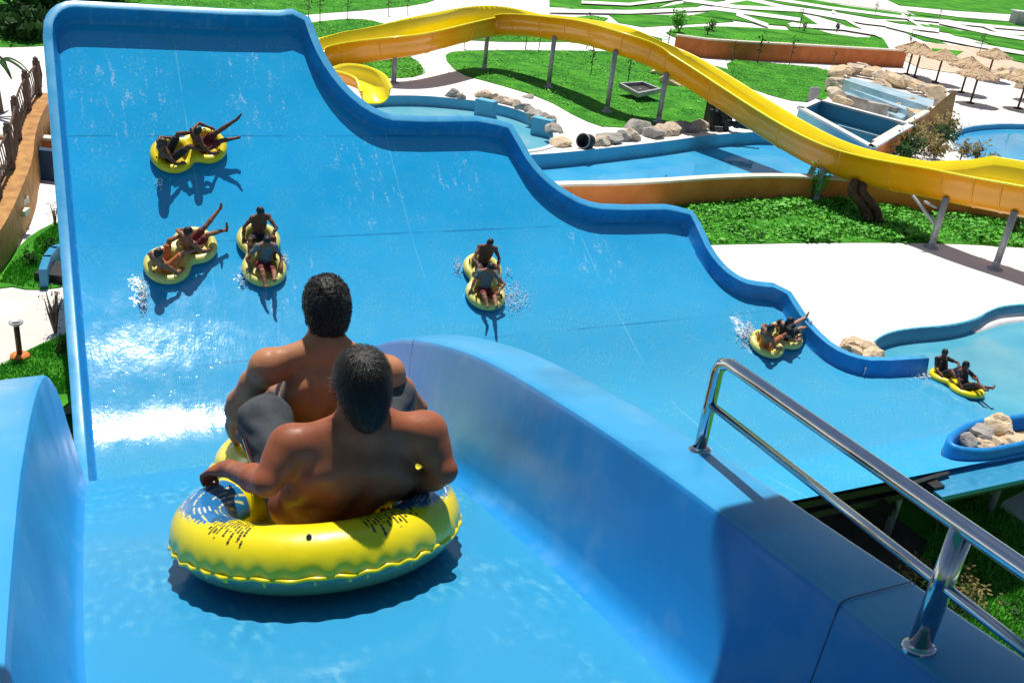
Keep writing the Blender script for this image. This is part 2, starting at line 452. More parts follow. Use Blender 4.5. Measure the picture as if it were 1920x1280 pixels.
    if not wet:
        # water marks and scuffs on the gelcoat
        st_ = nz(1, 8, None, (9, 1.2, 1)); sp_ = nz(7, 8)
        colr = mixc(mth('MULTIPLY', rng(mth('ADD', mth('MULTIPLY', st_, .5), mth('MULTIPLY', sp_, .5)), .52, .68, 0, 1), .22), colr, (.30,.50,.62))
        colr = mixc(mth('MULTIPLY', rng(nz(2.2, 8), .56, .72, 0, 1), .30), colr, (.004,.07,.20))
        L(colr, b.inputs['Base Color'])
        height = mth('MULTIPLY', nz(1.5, 3), .5)
    if height is not None:
        bp = N(nt, 'ShaderNodeBump'); bp.inputs['Strength'].default_value = .17; bp.inputs['Distance'].default_value = .03
        L(height, bp.inputs['Height']); L(bp.outputs['Normal'], b.inputs['Normal'])
    return m
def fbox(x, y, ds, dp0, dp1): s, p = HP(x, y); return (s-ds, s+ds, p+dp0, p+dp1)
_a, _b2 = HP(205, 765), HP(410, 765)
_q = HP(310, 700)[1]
FOAM_GLARE = [(_a[0]+.1, _b2[0]-.1, HP(310, 795)[1], _q, .7, .31), (_b2[0]+.25, _b2[0]+1.6, HP(310, 795)[1], _q, .6, .22),  # leading boxes paint sun glare as white; boxes by the tubes are foam
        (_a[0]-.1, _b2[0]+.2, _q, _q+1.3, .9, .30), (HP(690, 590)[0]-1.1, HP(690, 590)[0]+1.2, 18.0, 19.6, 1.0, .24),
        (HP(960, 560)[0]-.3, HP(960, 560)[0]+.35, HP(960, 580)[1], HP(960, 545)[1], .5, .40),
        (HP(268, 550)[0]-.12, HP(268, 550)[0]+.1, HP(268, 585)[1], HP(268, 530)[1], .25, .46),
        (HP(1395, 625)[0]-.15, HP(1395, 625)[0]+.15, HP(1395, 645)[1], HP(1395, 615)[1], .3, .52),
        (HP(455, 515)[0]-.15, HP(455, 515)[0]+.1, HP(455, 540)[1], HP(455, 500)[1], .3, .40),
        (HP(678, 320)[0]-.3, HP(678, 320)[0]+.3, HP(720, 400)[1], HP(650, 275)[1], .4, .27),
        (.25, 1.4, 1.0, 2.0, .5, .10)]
DRIP = [(HP(x, y)[0]-d, HP(x, y)[0]+d, HP(x, y+dy)[1], HP(x, y)[1]) for x, y, d, dy in ((690,285,.55,110),(850,295,.4,70),(1105,455,.5,60),(1420,590,.4,40),(220,110,.8,170),(470,110,.6,120),(560,520,.6,70))]
SEAM_S = [HP(345, 200)[0], HP(755, 380)[0], HP(1165, 600)[0], HP(1470, 600)[0]+2]
SEAM_P = [HP(700, 255)[1]+0, HP(760, 437)[1], HP(1200, 606)[1]]
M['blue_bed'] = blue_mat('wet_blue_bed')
M['blue_rim'] = blue_mat('blue_rim', wet=False, base=((.042,.32,.61),(.058,.37,.68)), foam_glare=False, seams=False)  # lighter copy: sun on the rim tops put into the colour
M['chute_in'] = blue_mat('blue_shaded_wall', wet=False, base=((.005,.105,.40),(.008,.14,.47)), foam_glare=False, seams=False)  # darkest copy, with shade put into the blue
M['blue_lip'] = blue_mat('blue_lip', wet=False, base=((.010,.23,.60),(.016,.27,.68)), foam_glare=False, seams=False)  # darker copy: shade on the inner walls put into the colour
_cb = M['chute_in'].node_tree.nodes['Principled BSDF']
for _l in list(_cb.inputs['Roughness'].links): M['chute_in'].node_tree.links.remove(_l)
_cb.inputs['Roughness'].default_value = .5; _cb.inputs['Specular IOR Level'].default_value = .02; _cb.inputs['IOR'].default_value = 1.01; _cb.inputs['Roughness'].default_value = .8
M['blue_deck'] = blue_mat('blue_deck', wet=False, base=((.030,.24,.43),(.045,.28,.48)), foam_glare=False, seams=False)

def grid_mesh(name, cols, rows, pf):
    vs = []; sp = []
    for i in range(cols):
        for j in range(rows):
            s, p = pf(i/(cols-1), j/(rows-1)); vs.append(W(s, p, zbed(s, p))); sp.append((s, p))
    fs = [(i*rows+j, (i+1)*rows+j, (i+1)*rows+j+1, i*rows+j+1) for i in range(cols-1) for j in range(rows-1)]
    me = mesh(name, vs, fs); ul = me.uv_layers.new(name='sp')
    vi = np.empty(len(me.loops), int); me.loops.foreach_get('vertex_index', vi)
    ul.data.foreach_set('uv', np.array(sp)[vi].ravel()); return me

def RWS(p): return 1.44+.07*min(1, max(0, (p-1.4)/2))
slide = thing('wall_slide', W(8, 13, T0), 'huge blue wet slide with a tall wave shaped wall stepping down to the pool', 'water slide')
sm = list(np.linspace(.46, 1.2, 16)) + list(np.linspace(1.3, LS[-1], 420))
NR = 100
def pf_main(u, v):
    s = sm[min(int(round(u*(len(sm)-1))), len(sm)-1)]
    p = 11 + (p_lip(s)+.03-11)*v
    k = max(0, 1-(s-.46)/2)
    return (s - k*(.46-sL(p)), p)
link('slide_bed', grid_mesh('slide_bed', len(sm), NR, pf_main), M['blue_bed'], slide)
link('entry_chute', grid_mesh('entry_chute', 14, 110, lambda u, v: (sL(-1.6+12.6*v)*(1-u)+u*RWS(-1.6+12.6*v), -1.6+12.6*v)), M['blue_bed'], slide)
LIP = [(-.02,.0),(.0,.02),(.02,.08),(.05,.4),(.098,.86),(.1025,.92),(.106,.955),(.114,.985),(.13,1.0),(.145,1.0),(.29,.995),(.305,.98),(.31,.86),(.28,.84),(.18,.84),(.14,-.02)]
def lip_h(s, p):
    if p > 24: return .82
    return .62
left_path = [(sL(p), p) for p in np.arange(-1.6, PT-.46, .25)]
def left_h(s, p): return float(np.interp(p, [1, 2, 4.3, 6, 12, 17, 25], [.42, .42, .56, .56, .5, .45, .42]))
wall_all = left_path + lip_path
def all_h(s, p):
    return left_h(s, p) if s < .46 else float(np.interp(s, [.46, 1, 5.6, 7.9, 16.9, 18.0, 20], [.44, .42, .42, .38, .38, .42, .45]))
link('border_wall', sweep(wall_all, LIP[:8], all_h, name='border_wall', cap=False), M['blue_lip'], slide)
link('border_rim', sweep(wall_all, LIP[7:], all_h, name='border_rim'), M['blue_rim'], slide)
RW = [(-.05,.0),(-.02,.012),(.01,.05),(.035,.14),(.085,.5),(.132,.90),(.138,.945),(.141,.965),(.146,.98),(.158,.995),(.18,1.0),(.37,1.0),(.385,.985),(.39,.88),(.20,.86),(.17,-.05)]
right_path = [(RWS(p), p) for p in np.arange(12.2, -1.61, -.2)]
def right_h(s, p): return float(np.interp(p, [1, 2.1, 4.3, 7, 10, 12], [.40, .46, .58, .55, .3, .04]))
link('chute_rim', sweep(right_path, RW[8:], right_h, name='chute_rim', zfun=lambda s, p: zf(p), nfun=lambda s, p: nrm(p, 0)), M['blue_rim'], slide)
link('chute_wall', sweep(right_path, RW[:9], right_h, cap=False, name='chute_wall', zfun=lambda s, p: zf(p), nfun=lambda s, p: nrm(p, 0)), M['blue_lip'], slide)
M['joint'] = noisy('joint_line', (.008,.03,.09), (.015,.05,.14), 8, .6, 0)
for pj, wj in ((1.16, .004), (4.05, .004)):
    off = [(a-.004 if a < .05 else a, b+.006 if b > .9 else b) for a, b in RW[1:14]]
    # thin sealant line over the wall and its flange
    J = [(RWS(pj), pj+wj), (RWS(pj), pj)]
    link('panel_joint', sweep(J, [(a, b+(.005 if b > .9 else 0)) for a, b in off], right_h, zfun=lambda s, p: zf(p), nfun=lambda s, p: nrm(p, 0), name='panel_joint', cap=False), M['joint'], slide)
# near edge of the bowl and the lower outer deck
mb = MB()
SE = np.linspace(2.0, 16.2, 30)
def strip(path_a, path_b, name, mat, th=.10):
    vs = []; n = len(path_a)
    for a, b in zip(path_a, path_b): vs += [a, b, a-Vector((0,0,th)), b-Vector((0,0,th))]
    fs = []
    for i in range(n-1):
        o, q = 4*i, 4*i+4
        fs += [(o, o+1, q+1, q), (o+2, q+2, q+3, o+3), (o, q, q+2, o+2), (o+1, o+3, q+3, q+1)]
    fs += [(0, 2, 3, 1), (4*n-4, 4*n-3, 4*n-1, 4*n-2)]
    me = mesh(name, vs, fs); ul = me.uv_layers.new(name='sp'); return link(name, me, mat, slide, False)
S2 = np.linspace(15.3, 31, 16)
strip([W(s, 11.35, -9.87) for s in S2], [W(s, 10.42, -9.90) for s in S2], 'outer_deck', M['blue_deck'])
strip([W(s, 13.2, -10.26-.02*(s-16)) for s in np.linspace(LS[-1]-.1, 31, 8)], [W(s, 11.33, -9.95) for s in np.linspace(LS[-1]-.1, 31, 8)], 'pool_apron', M['blue_deck'])
# island with boulders at the outflow
IS = smooth_loop([SP(G(x, y, -9.55)) for x, y in [(2040,745),(1905,777),(1850,780),(1805,792),(1778,810),(1770,825),(1785,838),(1815,846),(1860,848),(1925,833),(2060,812)]], 2, closed=False)
ISP = [(0,0),(.02,.9),(.05,.98),(.09,1),(.13,.98),(.17,.9),(.26,0)]
isl = mesh_is = sweep(IS[::-1], [(-a, b) for a, b in ISP], .62, zfun=lambda s, p: -10.14, nfun=lambda s, p: Vector((0,0,1)), name='island_wall')
link('island_wall', isl, M['blue_lip'], slide)
poly_fill([[((Pd*p+Ad*s).x, (Pd*p+Ad*s).y) for s, p in IS]], -9.86+CZ, 'island_fill', M['soil_and_shade'], slide)
# steel under the near edge
mb = MB()
for p0, z0 in ((11.25, -10.08), (11.25, -10.38)):
    mb.box(W(10, p0, z0), (17, .14, .16), x=Ad)
for p0, z0 in ((10.62, -10.10),):
    mb.box(W(22, p0, z0), (14, .12, .2), x=Ad)
for s in (6, 9, 12.1, 14.6, 17.4, 20.5, 23): mb.box(W(s, 12.5, -10.42), (.12, 3.4, .16), x=Ad)
mb.build('girder', M['dark_steel'], slide)
for s in (7.5, 10.6, 13.3, 16.2, 19.5, 23):
    mb = MB(); mb.tube([W(s, 12.0, T0), W(s, 12.0, -10.45)], .09, 12); mb.build('support_post', M['steel'], slide, True)
    mb = MB(); mb.tube([W(s, 12.0, -11.2), W(s+1.1, 11.3, -10.42)], .05, 8); mb.tube([W(s, 12.0, -11.5), W(s-1.1, 11.3, -10.42)], .05, 8)
    mb.build('brace', M['dark_steel'], slide, True)
for p, s in ((20, .8), (23.5, .8), (20, 4.5), (24, 4.5), (21.5, 8.5), (19.3, 12.5), (8, .3), (8, 1.3), (5.2, .3), (5.2, 1.3), (3, .2), (3, 1.4)):
    mb = MB(); mb.tube([W(s, p, T0), W(s, p, zbed(min(s, 1), p)-.12)], .11, 12); mb.build('support_post', M['steel'], slide, True)
# black hanging bracket by the deck corner
bp0 = W(15.35, 10.9, -9.83)
mb = MB(); mb.box(bp0, (1.35, .10, .10), x=(Ad*.97+Pd*.10)); mb.box(bp0+Ad*.1-Pd*.12-Vector((0,0,.1)), (.3, .28, .2), x=Ad); mb.build('edge_bracket', M['black'], slide)

# start platform behind the photographer and its unseen roof, outlined and coloured to shade the chute head
plat = poly_fill([[((Pd*p+Ad*s).x, (Pd*p+Ad*s).y) for s, p in [(1.86,.55),(1.86,-3),(4.2,-3),(4.2,.2)]]], -1.62+CZ, 'start_platform', M['white_concrete'], None, .18)
tag(plat, kind='structure')
SHADE_ROOFZ = 1.9
roof = MB()
rl = [(-1.5, 2.98), (-.2, 2.95), (.5, 2.8), (1.2, 2.72), (1.75, 2.78), (1.8, 2.92), (2.6, 2.95), (3.4, 2.9), (3.4, -1.5), (-1.5, -1.5)]
rf = poly_fill([[((Pd*p+Ad*s).x, (Pd*p+Ad*s).y) for s, p in rl]], SHADE_ROOFZ+CZ, 'unseen_shade_roof', M['blue_rim'], None, .12)
tag(rf, kind='structure')
mb = MB()
for s, p in ((3.2, -1.2), (-1.3, -1.2), (3.2, 1.4), (-1.3, 1.4)): mb.tube([W(s, p, T0), W(s, p, SHADE_ROOFZ-.1)], .09, 12)
tag(mb.build('start_platform_columns', M['steel'], None, True), kind='structure')

# ------------------------------------------------------------------ handrail on the chute wall
def flange(s, p):
    n = nrm(p, 0); h = right_h(1.5, p)
    return W(1.5, p, zf(p)) + n*h + Ad*(s-1.5)
rail = thing('handrail', flange(1.75, 2.0), 'shiny stainless steel handrail with two bars bolted to the blue chute wall', 'handrail')
def on_flange(px, py):
    d = ray(px, py); best = None
    for p in np.arange(.2, 6, .01):
        q = flange(1.76, p); t = (q.z-CZ)/d.z; r = d*t
        e = abs(Pd.dot(r)-Pd.dot(q))
        if best is None or e < best[0]: best = (e, r+Vector((0,0,CZ)))
    return best[1]
f1, f2 = on_flange(1312, 843), on_flange(1722, 1212)
def above(f, px, py):                           # point over the foot f seen at this photo height
    d = ray(px, py); t = math.hypot(f.x, f.y)/math.hypot(d.x, d.y); return Vector((f.x, f.y, d.z*t+CZ))
t1 = above(f1, 1340, 668); t2 = above(f2, 1800, 985)
up1 = t1-f1; L12 = (t2-t1)
railpath = [f1 - up1*.04, f1+up1*.5, f1+up1*.86, f1+up1*.955+L12*.018, f1+up1+L12*.06, f1+up1+L12*.14, t1+L12*.5, t2, t1+L12*1.5, t1+L12*2.3]
mb = MB(); mb.tube(railpath, .0195, 18); mb.build('top_rail', M['chrome'], rail, True)
mb = MB(); mb.tube([f2-(t2-f2)*.04, f2+(t2-f2)*.98], .024, 18); mb.build('post', M['chrome'], rail, True)
f3 = f2+(f2-f1)*1.02; 
mb = MB(); mb.tube([f3, t1+L12*2.02], .030, 18); mb.build('post', M['chrome'], rail, True)
m1 = above(f1, 1330, 757); m2 = above(f2, 1764, 1095)
mb = MB(); mb.tube([m1, m2, m1+(m2-m1)*2.0], .0125, 12); mb.build('mid_rail', M['chrome'], rail, True)
for f in (f1, f2, f3):
    mb = MB(); mb.lathe(f, [(.022,.012),(.029,.010),(.037,.005),(.038,0),(.038,-.012)], 20, axis=nrm(2, 0))
    mb.build('base_plate', M['chrome'], rail, True)
# ------------------------------------------------------------------ smooth bodies: blended primitives -> one surface
def V(*a): return np.array(a, float)
def nv(a):
    a = np.array(a, float); return a/np.linalg.norm(a)
class SDF:
    def __init__(s, res): s.res = res; s.pr = []
    def cone(s, a, b, ra, rb, k=.03, op='u'): s.pr.append(('c', V(*a), V(*b), ra, rb, k, op)); return s
    def ell(s, c, r, R=None, k=.03, op='u'): s.pr.append(('e', V(*c), V(*r), np.eye(3) if R is None else np.array(R, float), 0, k, op)); return s
    def torus(s, c, R, r, k=.03, zs=1): s.pr.append(('t', V(*c), R, r, zs, k, 'u')); return s
    def bounds(s):
        lo = V(9e9, 9e9, 9e9); hi = -lo
        for q in s.pr:
            if q[6] != 'u': continue
            a, b = s.bb(q); lo = np.minimum(lo, a); hi = np.maximum(hi, b)
        return lo-.02, hi+.02
    def bb(s, q):
        if q[0] == 'c': return np.minimum(q[1]-q[3], q[2]-q[4]), np.maximum(q[1]+q[3], q[2]+q[4])
        if q[0] == 'e': m = max(q[2]); return q[1]-m, q[1]+m
        m = V(q[2]+q[3], q[2]+q[3], q[3]*q[4]); return q[1]-m, q[1]+m
    def build(s, name):
        lo, hi = s.bounds(); r = s.res; n = np.ceil((hi-lo)/r).astype(int)+3
        ax = [lo[i]-r+np.arange(n[i])*r for i in range(3)]
        D = np.full(n, 1e3, np.float32)
        for q in s.pr:
            a, b = s.bb(q); mg = q[5]*1.2 + 3*r
            i0 = [max(0, int((a[i]-mg-ax[i][0])/r)) for i in range(3)]; i1 = [min(n[i], int((b[i]+mg-ax[i][0])/r)+2) for i in range(3)]
            if any(i1[i] <= i0[i] for i in range(3)): continue
            X, Y, Z = np.meshgrid(*[ax[i][i0[i]:i1[i]] for i in range(3)], indexing='ij', sparse=True)
            if q[0] == 'c':
                ab = q[2]-q[1]; l2 = ab@ab + 1e-12
                t = np.clip(((X-q[1][0])*ab[0]+(Y-q[1][1])*ab[1]+(Z-q[1][2])*ab[2])/l2, 0, 1)
                d = np.sqrt((X-q[1][0]-t*ab[0])**2+(Y-q[1][1]-t*ab[1])**2+(Z-q[1][2]-t*ab[2])**2) - (q[3]+(q[4]-q[3])*t)
            elif q[0] == 'e':
                R = q[3]; dx, dy, dz = X-q[1][0], Y-q[1][1], Z-q[1][2]
                u = [(dx*R[i][0]+dy*R[i][1]+dz*R[i][2]) for i in range(3)]
                k0 = np.sqrt(sum((u[i]/q[2][i])**2 for i in range(3))); k1 = np.sqrt(sum((u[i]/q[2][i]**2)**2 for i in range(3)))
                d = k0*(k0-1)/(k1+1e-6)
            else:
                d = np.sqrt((np.sqrt((X-q[1][0])**2+(Y-q[1][1])**2)-q[2])**2+((Z-q[1][2])/q[4])**2)-q[3]
            sl = tuple(slice(i0[i], i1[i]) for i in range(3)); o = D[sl]; k = q[5]
            if q[6] == 'u':
                h = np.maximum(k-np.abs(o-d), 0)/k; D[sl] = np.minimum(o, d)-h*h*k*.25
            else:
                d = -d; h = np.maximum(k-np.abs(o-d), 0)/k; D[sl] = np.maximum(o, d)+h*h*k*.25
        D = np.clip(D, -.5, .5)
        return surf(D, [a[0] for a in ax], r, name)
def surf(D, org, r, name):
    n = D.shape; S = D < 0
    c = [S[i:n[0]-1+i, j:n[1]-1+j, k:n[2]-1+k] for i in (0,1) for j in (0,1) for k in (0,1)]
    cnt = sum(x.astype(np.int8) for x in c); act = (cnt > 0) & (cnt < 8)
    idx = np.full(act.shape, -1, int); I = np.argwhere(act); idx[act] = np.arange(len(I))
    acc = np.zeros((len(I), 3)); w_ = np.zeros(len(I))
    cor = [(i,j,k) for i in (0,1) for j in (0,1) for k in (0,1)]
    val = {q: D[I[:,0]+q[0], I[:,1]+q[1], I[:,2]+q[2]] for q in cor}
    for a in cor:
        for ax_ in range(3):
            if a[ax_]: continue
            b = list(a); b[ax_] = 1; b = tuple(b); da, db = val[a], val[b]
            m = (da < 0) != (db < 0); t = np.where(m, da/(da-db+1e-12), 0)
            p = np.array(a, float)[None, :].repeat(len(I), 0); p[:, ax_] += t
            acc[m] += p[m]; w_[m] += 1
    verts = (I + acc/np.maximum(w_, 1)[:, None])*r + np.array(org)
    fs = []
    for ax_ in range(3):
        b, c_ = [(1,2),(2,0),(0,1)][ax_]
        sa = [slice(1,-1)]*3; sa[ax_] = slice(0,-1); sb = list(sa); sb[ax_] = slice(1,None)
        A, B = S[tuple(sa)], S[tuple(sb)]
        for flip in (0, 1):
            m = (A & ~B) if flip == 0 else (~A & B)
            J = np.argwhere(m)
            if not len(J): continue
            J[:, b] += 1; J[:, c_] += 1
            e1 = np.zeros(3, int); e1[b] = 1; e2 = np.zeros(3, int); e2[c_] = 1
            q = [idx[tuple((J-o).T)] for o in (0*e1, e1, e1+e2, e2)]
            f = np.stack(q, 1)
            fs.append(f if flip == 0 else f[:, ::-1])
    F = np.concatenate(fs); F = F[(F >= 0).all(1)]
    me = bpy.data.meshes.new(name)
    me.vertices.add(len(verts)); me.vertices.foreach_set('co', verts.ravel())
    me.loops.add(F.size); me.loops.foreach_set('vertex_index', F.ravel().astype(np.int32))
    me.polygons.add(len(F)); me.polygons.foreach_set('loop_start', np.arange(len(F), dtype=np.int32)*4)
    me.update(calc_edges=True); me.validate()
    # light relaxation
    v = verts.copy()
    for lam in (.5, .5):
        sm_ = np.zeros_like(v); ct = np.zeros(len(v))
        for a in range(4):
            i, j = F[:, a], F[:, (a+1) % 4]
            np.add.at(sm_, i, v[j]); np.add.at(ct, i, 1); np.add.at(sm_, j, v[i]); np.add.at(ct, j, 1)
        v = v + lam*(sm_/np.maximum(ct, 1)[:, None]-v)
    me.vertices.foreach_set('co', v.ravel()); me.update()
    return me

def hand(S, wrist, fwd, palm, lat, curl=.6, sc=1.0, spread=.1):
    """palm, four unequal bent fingers, thumb from the side of the palm; lat points to the thumb side"""
    wrist = V(*wrist); f = nv(fwd); pn = nv(np.array(palm)-f*np.dot(palm, f)); l = np.cross(pn, f); l = l*(1 if np.dot(l, lat) > 0 else -1)
    R = [f, l, pn]
    S.ell(wrist+f*.045*sc, (.052*sc, .042*sc, .019*sc), R, .012)
    S.cone(wrist-f*.01*sc, wrist+f*.03*sc, .026*sc, .024*sc, .02)
    for off, ln in ((.030, .074), (.010, .083), (-.010, .077), (-.029, .060)):
        b = wrist + f*.085*sc + l*off*sc
        d1 = nv(f*math.cos(curl*.5)+pn*math.sin(curl*.5)+l*off*spread*20*.1); d2 = nv(f*math.cos(curl*1.3)+pn*math.sin(curl*1.3)); d3 = nv(f*math.cos(curl*2)+pn*math.sin(curl*2))
        b1 = b + d1*ln*.45*sc; b2 = b1+d2*ln*.33*sc; b3 = b2+d3*ln*.26*sc
        S.cone(b-f*.015*sc, b1, .0102*sc, .0092*sc, .005); S.cone(b1, b2, .0092*sc, .0084*sc, .003); S.cone(b2, b3, .0084*sc, .0072*sc, .003)
    tb = wrist+f*.030*sc+l*.034*sc
    t1_ = tb+nv(f*.75+l*.6+pn*.35)*.042*sc; t2_ = t1_+nv(f*.95+l*.15+pn*.5)*.034*sc
    S.cone(tb-l*.012*sc, t1_, .014*sc, .0115*sc, .008); S.cone(t1_, t2_, .0112*sc, .0085*sc, .003)

def head_sdf(S, h, face, up, sc=1.0, k=.02):
    h = V(*h); f = nv(face); u = nv(np.array(up)-f*np.dot(up, f)); l = np.cross(u, f); R = [f, l, u]
    P = lambda a, b, c: h+(f*a+l*b+u*c)*sc
    S.ell(P(-.008, 0, .025), (.098*sc, .077*sc, .098*sc), R, k)
    S.ell(P(.028, 0, -.045), (.068*sc, .060*sc, .075*sc), R, .03)
    S.ell(P(.055, 0, -.088), (.030*sc, .034*sc, .026*sc), R, .025)
    S.cone(P(.088, 0, .015), P(.108, 0, -.022), .009*sc, .014*sc, .012)
    for i in (1, -1):
        S.ell(P(.088, .034*i, .018), (.015*sc, .021*sc, .012*sc), R, .015, 'sub')
        S.ell(P(-.005, .078*i, -.012), (.020*sc, .009*sc, .032*sc), R, .008)
        S.cone(P(.092, .012*i, .034), P(.080, .05*i, .036), .009*sc, .008*sc, .012)
    return P, R

def body(S, J, sc=1.0, k=.04, legs=True, detail=False, belly=0):
    """J: pelvis chest neck head(+face,up) shoulders elbows wrists hips knees ankles toes"""
    g = {a: V(*b) for a, b in J.items() if not a.startswith('_')}
    up = nv(g['chest']-g['pelvis']); lat = nv(g['shL']-g['shR']); lat = nv(lat-up*np.dot(lat, up)); fw = np.cross(lat, up)
    R = [lat, fw, up]; mid = (g['chest']+g['pelvis'])/2
    fat = 1+belly
    S.ell(g['pelvis'], (.160*sc*fat, .112*sc*fat, .115*sc), R, .05)
    S.ell(mid, (.140*sc*fat, .098*sc*fat, .16*sc), R, .06)
    S.ell(g['chest']+up*.01, (.165*sc, .108*sc, .165*sc), R, .06)
    S.ell(g['chest']+up*.10*sc, (.155*sc, .082*sc, .075*sc), R, .05)
    nb = g['neck']
    S.cone(nb-up*.04*sc, g['head']-nv(g['head']-nb)*.02*sc, .062*sc, .054*sc, .035)
    for sd in 'LR':
        sh, el, wr = g['sh'+sd], g['el'+sd], g['wr'+sd]
        sgn = 1 if sd == 'L' else -1
        S.cone(nb+up*.012*sc, sh+up*.012*sc, (.056 if detail else .048)*sc, .046*sc, .05)
        S.ell(sh, (.064*sc, .064*sc, .066*sc), R, .04)
        m_ = sh*.55+el*.45
        S.cone(sh, m_, .052*sc, .047*sc, .03); S.cone(m_, el, .047*sc, .037*sc, .03)
        fm = el*.68+wr*.32
        S.cone(el, fm, .038*sc, .040*sc, .02); S.cone(fm, wr, .040*sc, .026*sc, .02)
        S.ell(g['chest']+lat*sgn*.105*sc-fw*.055*sc+up*.03*sc, (.062*sc, .042*sc, .090*sc), R, .045)
        S.ell(g['chest']+lat*sgn*.075*sc+fw*.075*sc+up*.045*sc, (.075*sc, .035*sc, .052*sc), R, .04)
        S.ell(g['chest']+lat*sgn*.135*sc-up*.06*sc, (.045*sc, .075*sc, .13*sc), R, .05)
        if legs:
            hp, kn, an, to = g['hp'+sd], g['kn'+sd], g['an'+sd], g['to'+sd]
            S.cone(hp, hp*.5+kn*.5, .086*sc, .074*sc, .04); S.cone(hp*.5+kn*.5, kn, .074*sc, .054*sc, .03)
            cm = kn*.68+an*.32
            S.cone(kn, cm, .052*sc, .055*sc, .02); S.cone(cm, an, .055*sc, .034*sc, .02)
            ft = nv(to-an); hl = an-ft*.035*sc+nv(an-kn)*.035*sc
            S.cone(hl, an+nv(an-kn)*.03*sc+ft*.06*sc, .033*sc, .034*sc, .02); S.cone(an+nv(an-kn)*.03*sc+ft*.05*sc, to, .033*sc, .022*sc, .02)
    if detail:
        a = g['pelvis']-fw*.128*sc*fat+up*.0; b = g['chest']-fw*.120*sc+up*.14*sc
        S.cone(a, b, .016*sc, .016*sc, .05, 'sub')
        for sgn in (1, -1):
            S.cone(g['pelvis']+lat*sgn*.055*sc-fw*.085*sc*fat, g['chest']+lat*sgn*.05*sc-fw*.075*sc+up*.05*sc, .034*sc, .028*sc, .05)
    return R

def decorate(person, P, R, sc, mat_iris, parent_name_ok=True):
    mb = MB()
    for i in (1, -1):
        e = MB(); e.blob(P(.076, .034*i, .016), (.012*sc,)*3, 1, 0); e.build('eye', M['eye'], person, True)
    RR = Matrix([[R[0][i], R[1][i], R[2][i]] for i in range(3)])
    e = MB(); e.blob(P(.083, 0, -.055), (.010*sc, .024*sc, .007*sc), 2, 0, rot=RR); e.build('mouth', M['mouth'], person, True)
def hair_sdf(res, P, R, sc, kind):
    H = SDF(res)
    if kind == 'long':
        H.ell(P(-.016, 0, .034), (.103*sc, .087*sc, .100*sc), R, .02)
        H.ell(P(-.075, 0, -.06), (.045*sc, .075*sc, .12*sc), R, .04)
        H.ell(P(.085, 0, -.03), (.075*sc, .066*sc, .085*sc), R, .01, 'sub')
    else:
        H.ell(P(-.013, 0, .032), (.102*sc, .083*sc, .099*sc), R, .02)
        H.ell(P(-.05, 0, -.02), (.055*sc, .070*sc, .065*sc), R, .03)
        H.ell(P(.075, 0, -.045), (.105*sc, .12*sc, .085*sc), R, .01, 'sub')
        H.ell(P(.115, 0, .02), (.05*sc, .075*sc, .06*sc), R, .01, 'sub')
    return H

# ------------------------------------------------------------------ two seat tubes (raft space: x ahead, y left, z up)
M['tube_yellow'] = noisy('yellow_vinyl', (.80,.62,.006), (.88,.72,.012), 2.5, .32, .1, 12, coat=.25)
M['tube_pale'] = noisy('pale_yellow_vinyl', (.62,.58,.14), (.76,.70,.20), 2.5, .35, .1, 12, coat=.2)
M['tube_blue'] = noisy('teal_vinyl', (.03,.19,.26), (.06,.27,.33), 2.5, .35, .1, 12, coat=.2)
M['handle'] = noisy('black_handle', (.008,.008,.008), (.02,.02,.02), 20, .6, .2)
RC, RM, RR_ = .405, .388, .107               # ring centre offset, ring radius, tube radius
ZC = RR_+.004
def tube_shape(res):
    S = SDF(res); S.torus((RC, 0, ZC), RM, RR_, .04, 1); S.torus((-RC, 0, ZC), RM, RR_, .04, 1)
    for i in (1, -1): S.ell((0, .26*i, ZC), (.12, .07, .10), None, .1)
    S.cone((0,-.16,ZC), (0,.16,ZC), .10, .10, .06)
    S.ell((RC, 0, .02), (RM, RM, .03), None, .03); S.ell((-RC, 0, .02), (RM, RM, .03), None, .03)
    return S.build('tube')
def outline(n=150):
    """equator of the joined rings"""
    R0 = RM+RR_; pts = []
    for c, a0, a1 in ((-RC, rad(62), rad(298)), (RC, rad(-118), rad(118))):
        pts += [(c+R0*math.cos(a), R0*math.sin(a)) for a in np.linspace(a0, a1, n//2)]
    return smooth_loop(pts, 1)
def two_tone(me, zs=ZC-.012):
    z = np.array([p.center.z for p in me.polygons]); c = np.array([(p.center.x, p.center.y) for p in me.polygons])
    d = np.minimum(np.hypot(c[:,0]-RC, c[:,1]), np.hypot(c[:,0]+RC, c[:,1]))
    me.polygons.foreach_set('material_index', ((z < zs) & (d > RM*.8)).astype(np.int32)); me.update()
def handles(root, mat):
    for sx in (1, -1):
        for sy in (1, -1):
            a = rad(65); c = Vector((sx*RC+RM*math.cos(a)*sx*.6-.0, sy*(RM*.92), 2*RR_-.008))
            mb = MB(); mb.tube([c+Vector((-.07,0,.0)), c+Vector((-.05,0,.045)), c+Vector((.05,0,.045)), c+Vector((.07,0,0))], .012, 8)
            mb.build('handle', mat, root, True)

